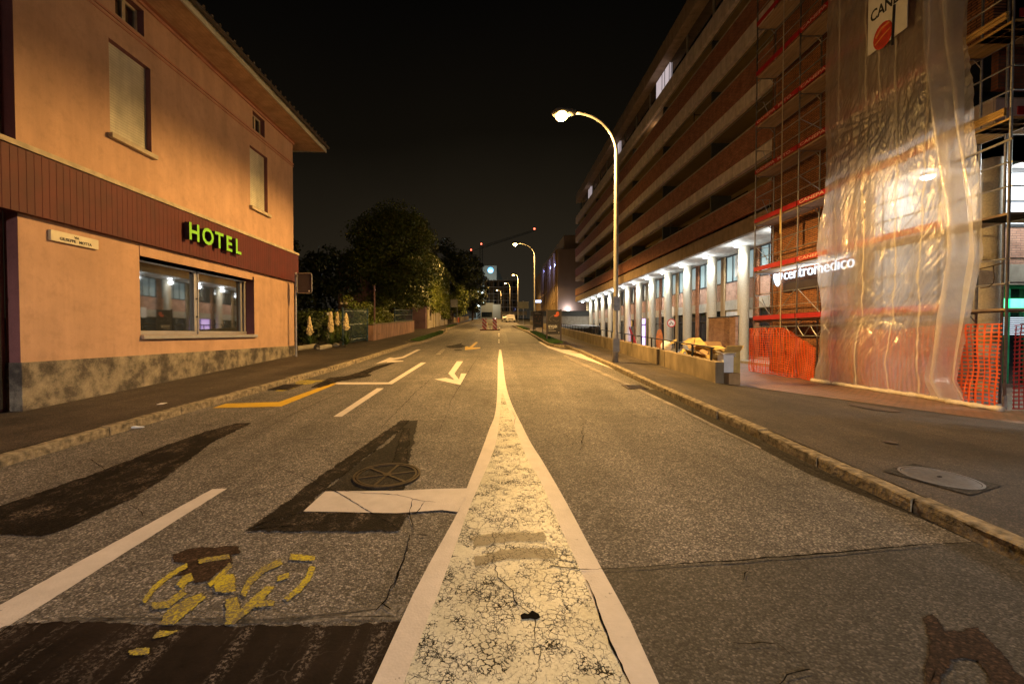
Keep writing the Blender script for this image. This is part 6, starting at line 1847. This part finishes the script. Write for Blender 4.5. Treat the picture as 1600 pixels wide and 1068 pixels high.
def car(x, y, label, paintm, face=-1):
    z = SL*y; t = root('parked_car', label, 'car', (x, y, z), 'cars parked by the far kerb')
    prof = [(-2.05,.32),(-2.08,.60),(-1.95,.80),(-1.1,.95),(-.35,1.42),(.2,1.50),(1.1,1.48),(1.75,1.05),(2.05,.98),(2.1,.55),(2.05,.32)]
    b = MB(); hw = .86; rows = []
    for yy, zz in prof:
        wv = hw - (0.16 if zz > 1.2 else (.05 if zz > .9 else 0)); rows.append((yy*(-face)*-1, zz, wv))
    rows = [(yy, zz, wv) for yy, zz, wv in rows]
    for s_ in (-1, 1):
        b.poly([(x+s_*wv, y+yy, z+zz+SL*yy) for yy, zz, wv in rows][::s_])
    for a, c in zip(rows, rows[1:]+rows[:1]):
        b.quad((x-a[2],y+a[0],z+a[1]+SL*a[0]),(x+a[2],y+a[0],z+a[1]+SL*a[0]),(x+c[2],y+c[0],z+c[1]+SL*c[0]),(x-c[2],y+c[0],z+c[1]+SL*c[0]))
    body = b.build('body', paintm, t, bevel=.05)
    g_ = MB(); n_ = Vector((0,-.5,.8)).normalized()*.02
    g_.quad((x-.74,y-1.05+n_.y,z+1.0),(x+.74,y-1.05+n_.y,z+1.0),(x+.62,y-.40+n_.y,z+1.42),(x-.62,y-.40+n_.y,z+1.42)); g_.build('windscreen', M['glass'], t)
    g_ = MB()
    for s_ in (-1, 1): g_.quad((x+s_*.85,y-.7,z+1.02),(x+s_*.85,y+1.3,z+1.08),(x+s_*.74,y+1.0,z+1.42),(x+s_*.74,y-.2,z+1.42))
    g_.build('side_windows', M['glass'], t)
    for s_ in (-1, 1):
        h = MB(); h.sphere((x+s_*.62,y-2.04,z+.68),.16,.06,.10,10,6); h.build('headlight', M['signwhite'], t)
        for yy in (-1.35, 1.3):
            w = MB(); w.tube((x+s_*.72,y+yy,z+.31+SL*yy),(x+s_*.89,y+yy,z+.31+SL*yy),.31,16); wh = w.build('wheel', M['ink'], t)
            w = MB(); w.tube((x+s_*.88,y+yy,z+.31+SL*yy),(x+s_*.905,y+yy,z+.31+SL*yy),.19,12); w.build('rim', M['alu'], wh)
    g_ = MB(); g_.box(x-.45,x+.45,y-2.13,y-2.08,z+.40,z+.60); g_.build('grille', M['ink'], t)
    g_ = MB(); g_.box(x-.24,x+.24,y-2.16,y-2.135,z+.33,z+.43); g_.build('number_plate', M['signwhite'], t)
    return t
M['carwhite'] = plain('white car paint', (.62,.60,.56), .25, .1, var=.05, bump=0)
M['cardark'] = plain('silver car paint', (.25,.24,.22), .25, .4, var=.05, bump=0)
car(FY(797.5,500,84)[0], 84, 'white car parked in front of the silver one down the road', M['carwhite'])
car(FY(790.5,500,92)[0], 92, 'silver car half hidden behind the white car', M['cardark'])
# sign pole at the side road
y = 57; x_, z1 = FY(817.5, 470, y); t = root('traffic_sign', 'dark rear of a wide direction sign at the far side road', 'sign', (x_, y, SL*y))
w = MB(); w.tube((x_,y,SL*y),(x_,y,z1),.045,8); w.build('pole', M['galv'], t)
a = FY(809, 471, y); b = FY(826, 482, y); w = MB(); w.box(a[0], b[0], y-.06, y-.045, b[1], a[1]); w.build('panel', M['darkpanel'], t)

def block(name, label, cat, px0, px1, pyt, Y, depth, m, base=None):
    x0, zt = FY(px0, pyt, Y); x1, _ = FY(px1, pyt, Y); zb = base if base is not None else SL*min(Y,200)-.5
    t = root(name, label, cat, ((x0+x1)/2, Y, zb)); w = MB(); w.box(x0, x1, Y, Y+depth, zb, zt); w.build('wall', m, t)
    return t, x0, x1, zb, zt
# finned office building: side facing the road and end wall facing us
M['mauvegrey'] = plain('mauve grey render', (.32,.26,.27), .9, var=.08, scale=.6)
ob = root('office_building', 'grey office building with tall fins and windows beyond the apartment block', 'building', (10.4, 75, 3.3))
w = MB(); w.box(10.4, 30, 75, 116, 2, 16.0); w.build('wall', M['mauvegrey'], ob)
w = MB(); w.box(11.6, 30, 76, 112, 16.0, 18.6); w.build('top_storey', M['mauvegrey'], ob)
w = MB()
for fl in range(4):
    for k in range(13):
        y0 = 76+k*3; z0 = 4.3+fl*2.95; w.box(10.33, 10.39, y0+.25, y0+2.6, z0, z0+2.4)
w.build('windows', M['glass'], ob)
for k in range(14):
    w = MB(); w.box(10.0, 10.4, 75.6+k*3, 75.85+k*3, 3.5, 15.9); w.build('fin', M['tan'], ob)
w = MB()
for fl in range(5): w.box(10.22, 10.39, 75.5, 116, 4.0+fl*2.95, 4.2+fl*2.95)
w.build('floor_band', M['tan'], ob)
l = bpy.data.lights.new('wall_washer', 'POINT'); l.energy = 90; l.color = (1,.85,.7); l.shadow_soft_size = .1
lo = bpy.data.objects.new('wall_washer', l); col.objects.link(lo); q = FY(888, 484, 74.3); lo.location = (q[0], 74.2, q[1]+.15)
w = MB(); w.sphere((q[0],74.6,q[1]-.1),.12,.12,.12,10,6); tag(w.build('wall_washer_lamp', emis('warm washer glass', (1,.9,.75), 15), loc=(q[0],74.6,q[1])), 'small wall washer lamp at the foot of the office end wall', 'lamp')
q = FY(842.5, 470.7, 100); t = root('lightbox_sign', 'long bluish white light box sign projecting from the office building', 'sign', (q[0], 100, q[1]))
w = MB(); w.box(FY(836.5,470,100)[0], FY(848.5,470,100)[0], 99.9, 100.1, FY(840,472,100)[1], FY(840,469.3,100)[1]); w.build('panel', emis('blue white panel', (.62,.72,1), 4), t)
w = MB(); w.box(FY(848.5,470,100)[0], 10.5, 99.95, 100.05, q[1]-.06, q[1]+.06); w.build('bracket', M['black'], t)
for px, py in ((861,418),(851,424),(868,414)):  # added blue lamps stand in for bluish reflections on the office glass
    q = FX(px, py, 10.2); w = MB(); w.sphere((10.15, q[0], q[1]), .12, .12, .3, 8, 6); tag(w.build('added_blue_glow', emis('blue reflection glow', (.25,.3,1), 6), loc=(10.15,q[0],q[1])), {861:'middle',851:'farthest',868:'nearest'}[px] + ' added blue reflection glow on the office facade', 'lamp', 'added blue glows on the office facade')
    l = bpy.data.lights.new('added_blue_light', 'POINT'); l.energy = 110; l.color = (.25,.3,1); lo = bpy.data.objects.new('added_blue_light', l); col.objects.link(lo); lo.location = (9.8, q[0], q[1])

# brown scaffolded building closing the street
t, x0, x1, zb, zt = block('construction_building', 'brown building under construction wrapped in scaffolding at the end of the road', 'building', 757, 808, 438, 170, 20, plain('brown raw wall', (.13,.085,.055), .95, var=.3, scale=.3))
w = MB(); 
for k in range(6): w.box(x0-.3, x1+.3, 169.2, 169.9, zb+2+k*2.6, zb+2.15+k*2.6)
w.build('scaffold_deck', M['grey_band'], t); w = MB()
for k in range(8): xx = x0+(x1-x0)*k/7; w.box(xx-.05, xx+.05, 169.1, 169.2, zb, zt+1)
w.build('scaffold_pole', M['galv'], t); 
for k in range(5):
    for j in range(4):
        xx = x0+1+(x1-x0-3)*k/4; w = MB(); w.box(xx, xx+1.3, 169.93, 169.99, zb+3+j*3.2, zb+4.8+j*3.2); w.build('window_opening', M['glass'], t)
t, x0, x1, zb, zt = block('low_building', 'low pale building with a lit front below the construction site', 'building', 751, 771, 473, 158, 6, M['cream'])
w = MB()
for k in range(4): xx = x0+.4+(x1-x0-1)*k/4; w.box(xx, xx+1.0, 157.9, 157.97, zb+.9, zb+2.7)
w.build('window', M['glass'], t)
l = bpy.data.lights.new('site_light', 'POINT'); l.energy = 500; l.color = (1,.85,.55); l.shadow_soft_size=.3; lo = bpy.data.objects.new('site_light', l); col.objects.link(lo); lo.location = (x1-1, 152, zb+6.5)
w = MB(); w.box(x1-.2, x1+2.6, 157, 160, zb, zt-.6); tag(w.build('site_cabin', M['plaster'], loc=(x1,157,zb)), 'white site cabin beside the low pale building', 'cabin')
w = MB(); a = FY(784, 484, 150); b = FY(823, 492, 150)
for k in range(9): xx = a[0]+(b[0]-a[0])*k/8; w.box(xx-.04, xx+.04, 150, 150.08, b[1]-1, a[1])
w.box(a[0], b[0], 150, 150.05, b[1], a[1]-.5)
tag(w.build('site_fence', M['plaster'], loc=(a[0],150,b[1])), 'pale site fence in front of the brown construction building', 'fence')
t, x0, x1, zb, zt = block('tower_block', 'grey tower with a glowing blue round logo behind the construction site', 'building', 753.5, 776, 415, 260, 18, plain('tower concrete', (.24,.25,.23), .9, var=.08, scale=.1))
w = MB(); n = len(w.v); q = FY(790, 438, 266)
w.v += [(x1,260,zb),(q[0],266,zb),(q[0],266,q[1]-4),(x1,260,zt),(x1,278,zb),(q[0],278,zb),(q[0],278,q[1]-4),(x1,278,zt)]; w.f += [(n,n+1,n+2,n+3),(n+4,n+7,n+6,n+5),(n+3,n+2,n+6,n+7),(n+1,n+5,n+6,n+2)]; w.build('sloping_wing', M['darkpanel'], t)
c = FY(766.5, 422, 259.8); 
w = MB(); disc(w, c[0], c[1], 259.7, 0, 1.75, 32, .1); lg = w.build('round_logo', emis('blue logo light', (.02,.42,.95), 1.1), t)
text_mesh('eoc', 1.5, c[0]-1.2, 259.5, c[1]-.9, (1,0,0), (0,0,1), emis('logo letters', (.9,1,1), 1.8), 'lettering', lg, .02, .04, width=2.3)
l = bpy.data.lights.new('tower_wash', 'POINT'); l.energy = 9000; l.color = (.95,1,.9); lo = bpy.data.objects.new('tower_wash', l); col.objects.link(lo); lo.location = (x0+4, 240, zt-18)
# lit hoist tower
a = FY(746, 455, 178); b = FY(750, 482, 178)
t = root('hoist_tower', 'lattice hoist tower with a column of white work lights', 'tower', (a[0], 178, 8))
w = MB()
for xx in (a[0]-.3, b[0]+.3):
    for yy in (178, 179.4): w.box(xx-.06, xx+.06, yy-.06, yy+.06, 6.5, a[1]+1.5)
k = 6.5
while k < a[1]+1: w.path([(a[0]-.3,178,k),(b[0]+.3,178,k+1.2)], .05, 4); k += 1.2
w.build('lattice', M['galv'], t)
wl_ = emis('work light', (.85,.97,1), 4.5)
for k in range(7):
    w = MB(); zz = b[1] + (a[1]-b[1])*k/6; w.box((a[0]+b[0])/2-.22, (a[0]+b[0])/2+.22, 177.8, 178, zz-.28, zz+.28); w.build('work_light', wl_, t)
for px, py in ((754,457),(753,472),(756,472)):
    q = FY(px, py, 176); w = MB(); w.box(q[0]-.25,q[0]+.25,176,176.15,q[1]-.25,q[1]+.25)
    tag(w.build('work_lamp', wl_, loc=(q[0],176,q[1])), {754:'upper white work lamp right of the hoist tower',753:'lower white work lamp close to the hoist tower',756:'lower white work lamp nearer the brown building'}[px], 'lamp')
l = bpy.data.lights.new('work_light', 'POINT'); l.energy = 3500; l.color = (.75,1,.95); lo = bpy.data.objects.new('work_light', l); col.objects.link(lo); lo.location = (a[0]+2, 172, 14)

# tower crane
t = root('tower_crane', 'dark tower crane with red warning lights above the construction site', 'crane', (FY(752,390,230)[0], 230, 8))
mx, mz = FY(752, 388, 230)
tip = FY(835, 370, 189); ctr = FY(736, 395, 236)
w = MB()
for dx in (-.7,.7):
    for dy in (-.7,.7): w.box(mx+dx-.1, mx+dx+.1, 230+dy-.1, 230+dy+.1, 8, mz+2)
k = 8
while k < mz: w.path([(mx-.7,229.3,k),(mx+.7,229.3,k+1.6)], .07, 4); k += 1.6
w.build('mast', M['iron'], t)
w = MB(); A = Vector((ctr[0],236,mz-.5)); B = Vector((tip[0],189,mz-.5)); w.path([tuple(A), tuple(B)], .14, 5); w.path([(mx,230,mz+1.3), tuple(B+Vector((0,0,.6)))], .10, 5)
n = 34
for i in range(n):
    p = Vector((mx,230,mz-.5)) + (B-Vector((mx,230,mz-.5)))*i/n; q = Vector((mx,230,mz-.5)) + (B-Vector((mx,230,mz-.5)))*(i+1)/n
    w.path([tuple(p), tuple((p+q)/2+Vector((0,0,1.3*(1-i/n)+.5))), tuple(q)], .05, 4)
w.build('jib', M['iron'], t)
w = MB(); w.box(ctr[0]-.8, ctr[0]+1.0, 235, 237, mz-2.4, mz-.6); w.build('counterweight', M['iron'], t)
rl_ = emis('red warning light', (1,.12,.06), 3)
for p in (Vector((mx,230,mz+2.4)), Vector((ctr[0],236,mz+.4)), B+Vector((0,0,1))):
    w = MB(); w.sphere(tuple(p), .42,.42,.42, 8, 6); w.build('warning_light', rl_, t)
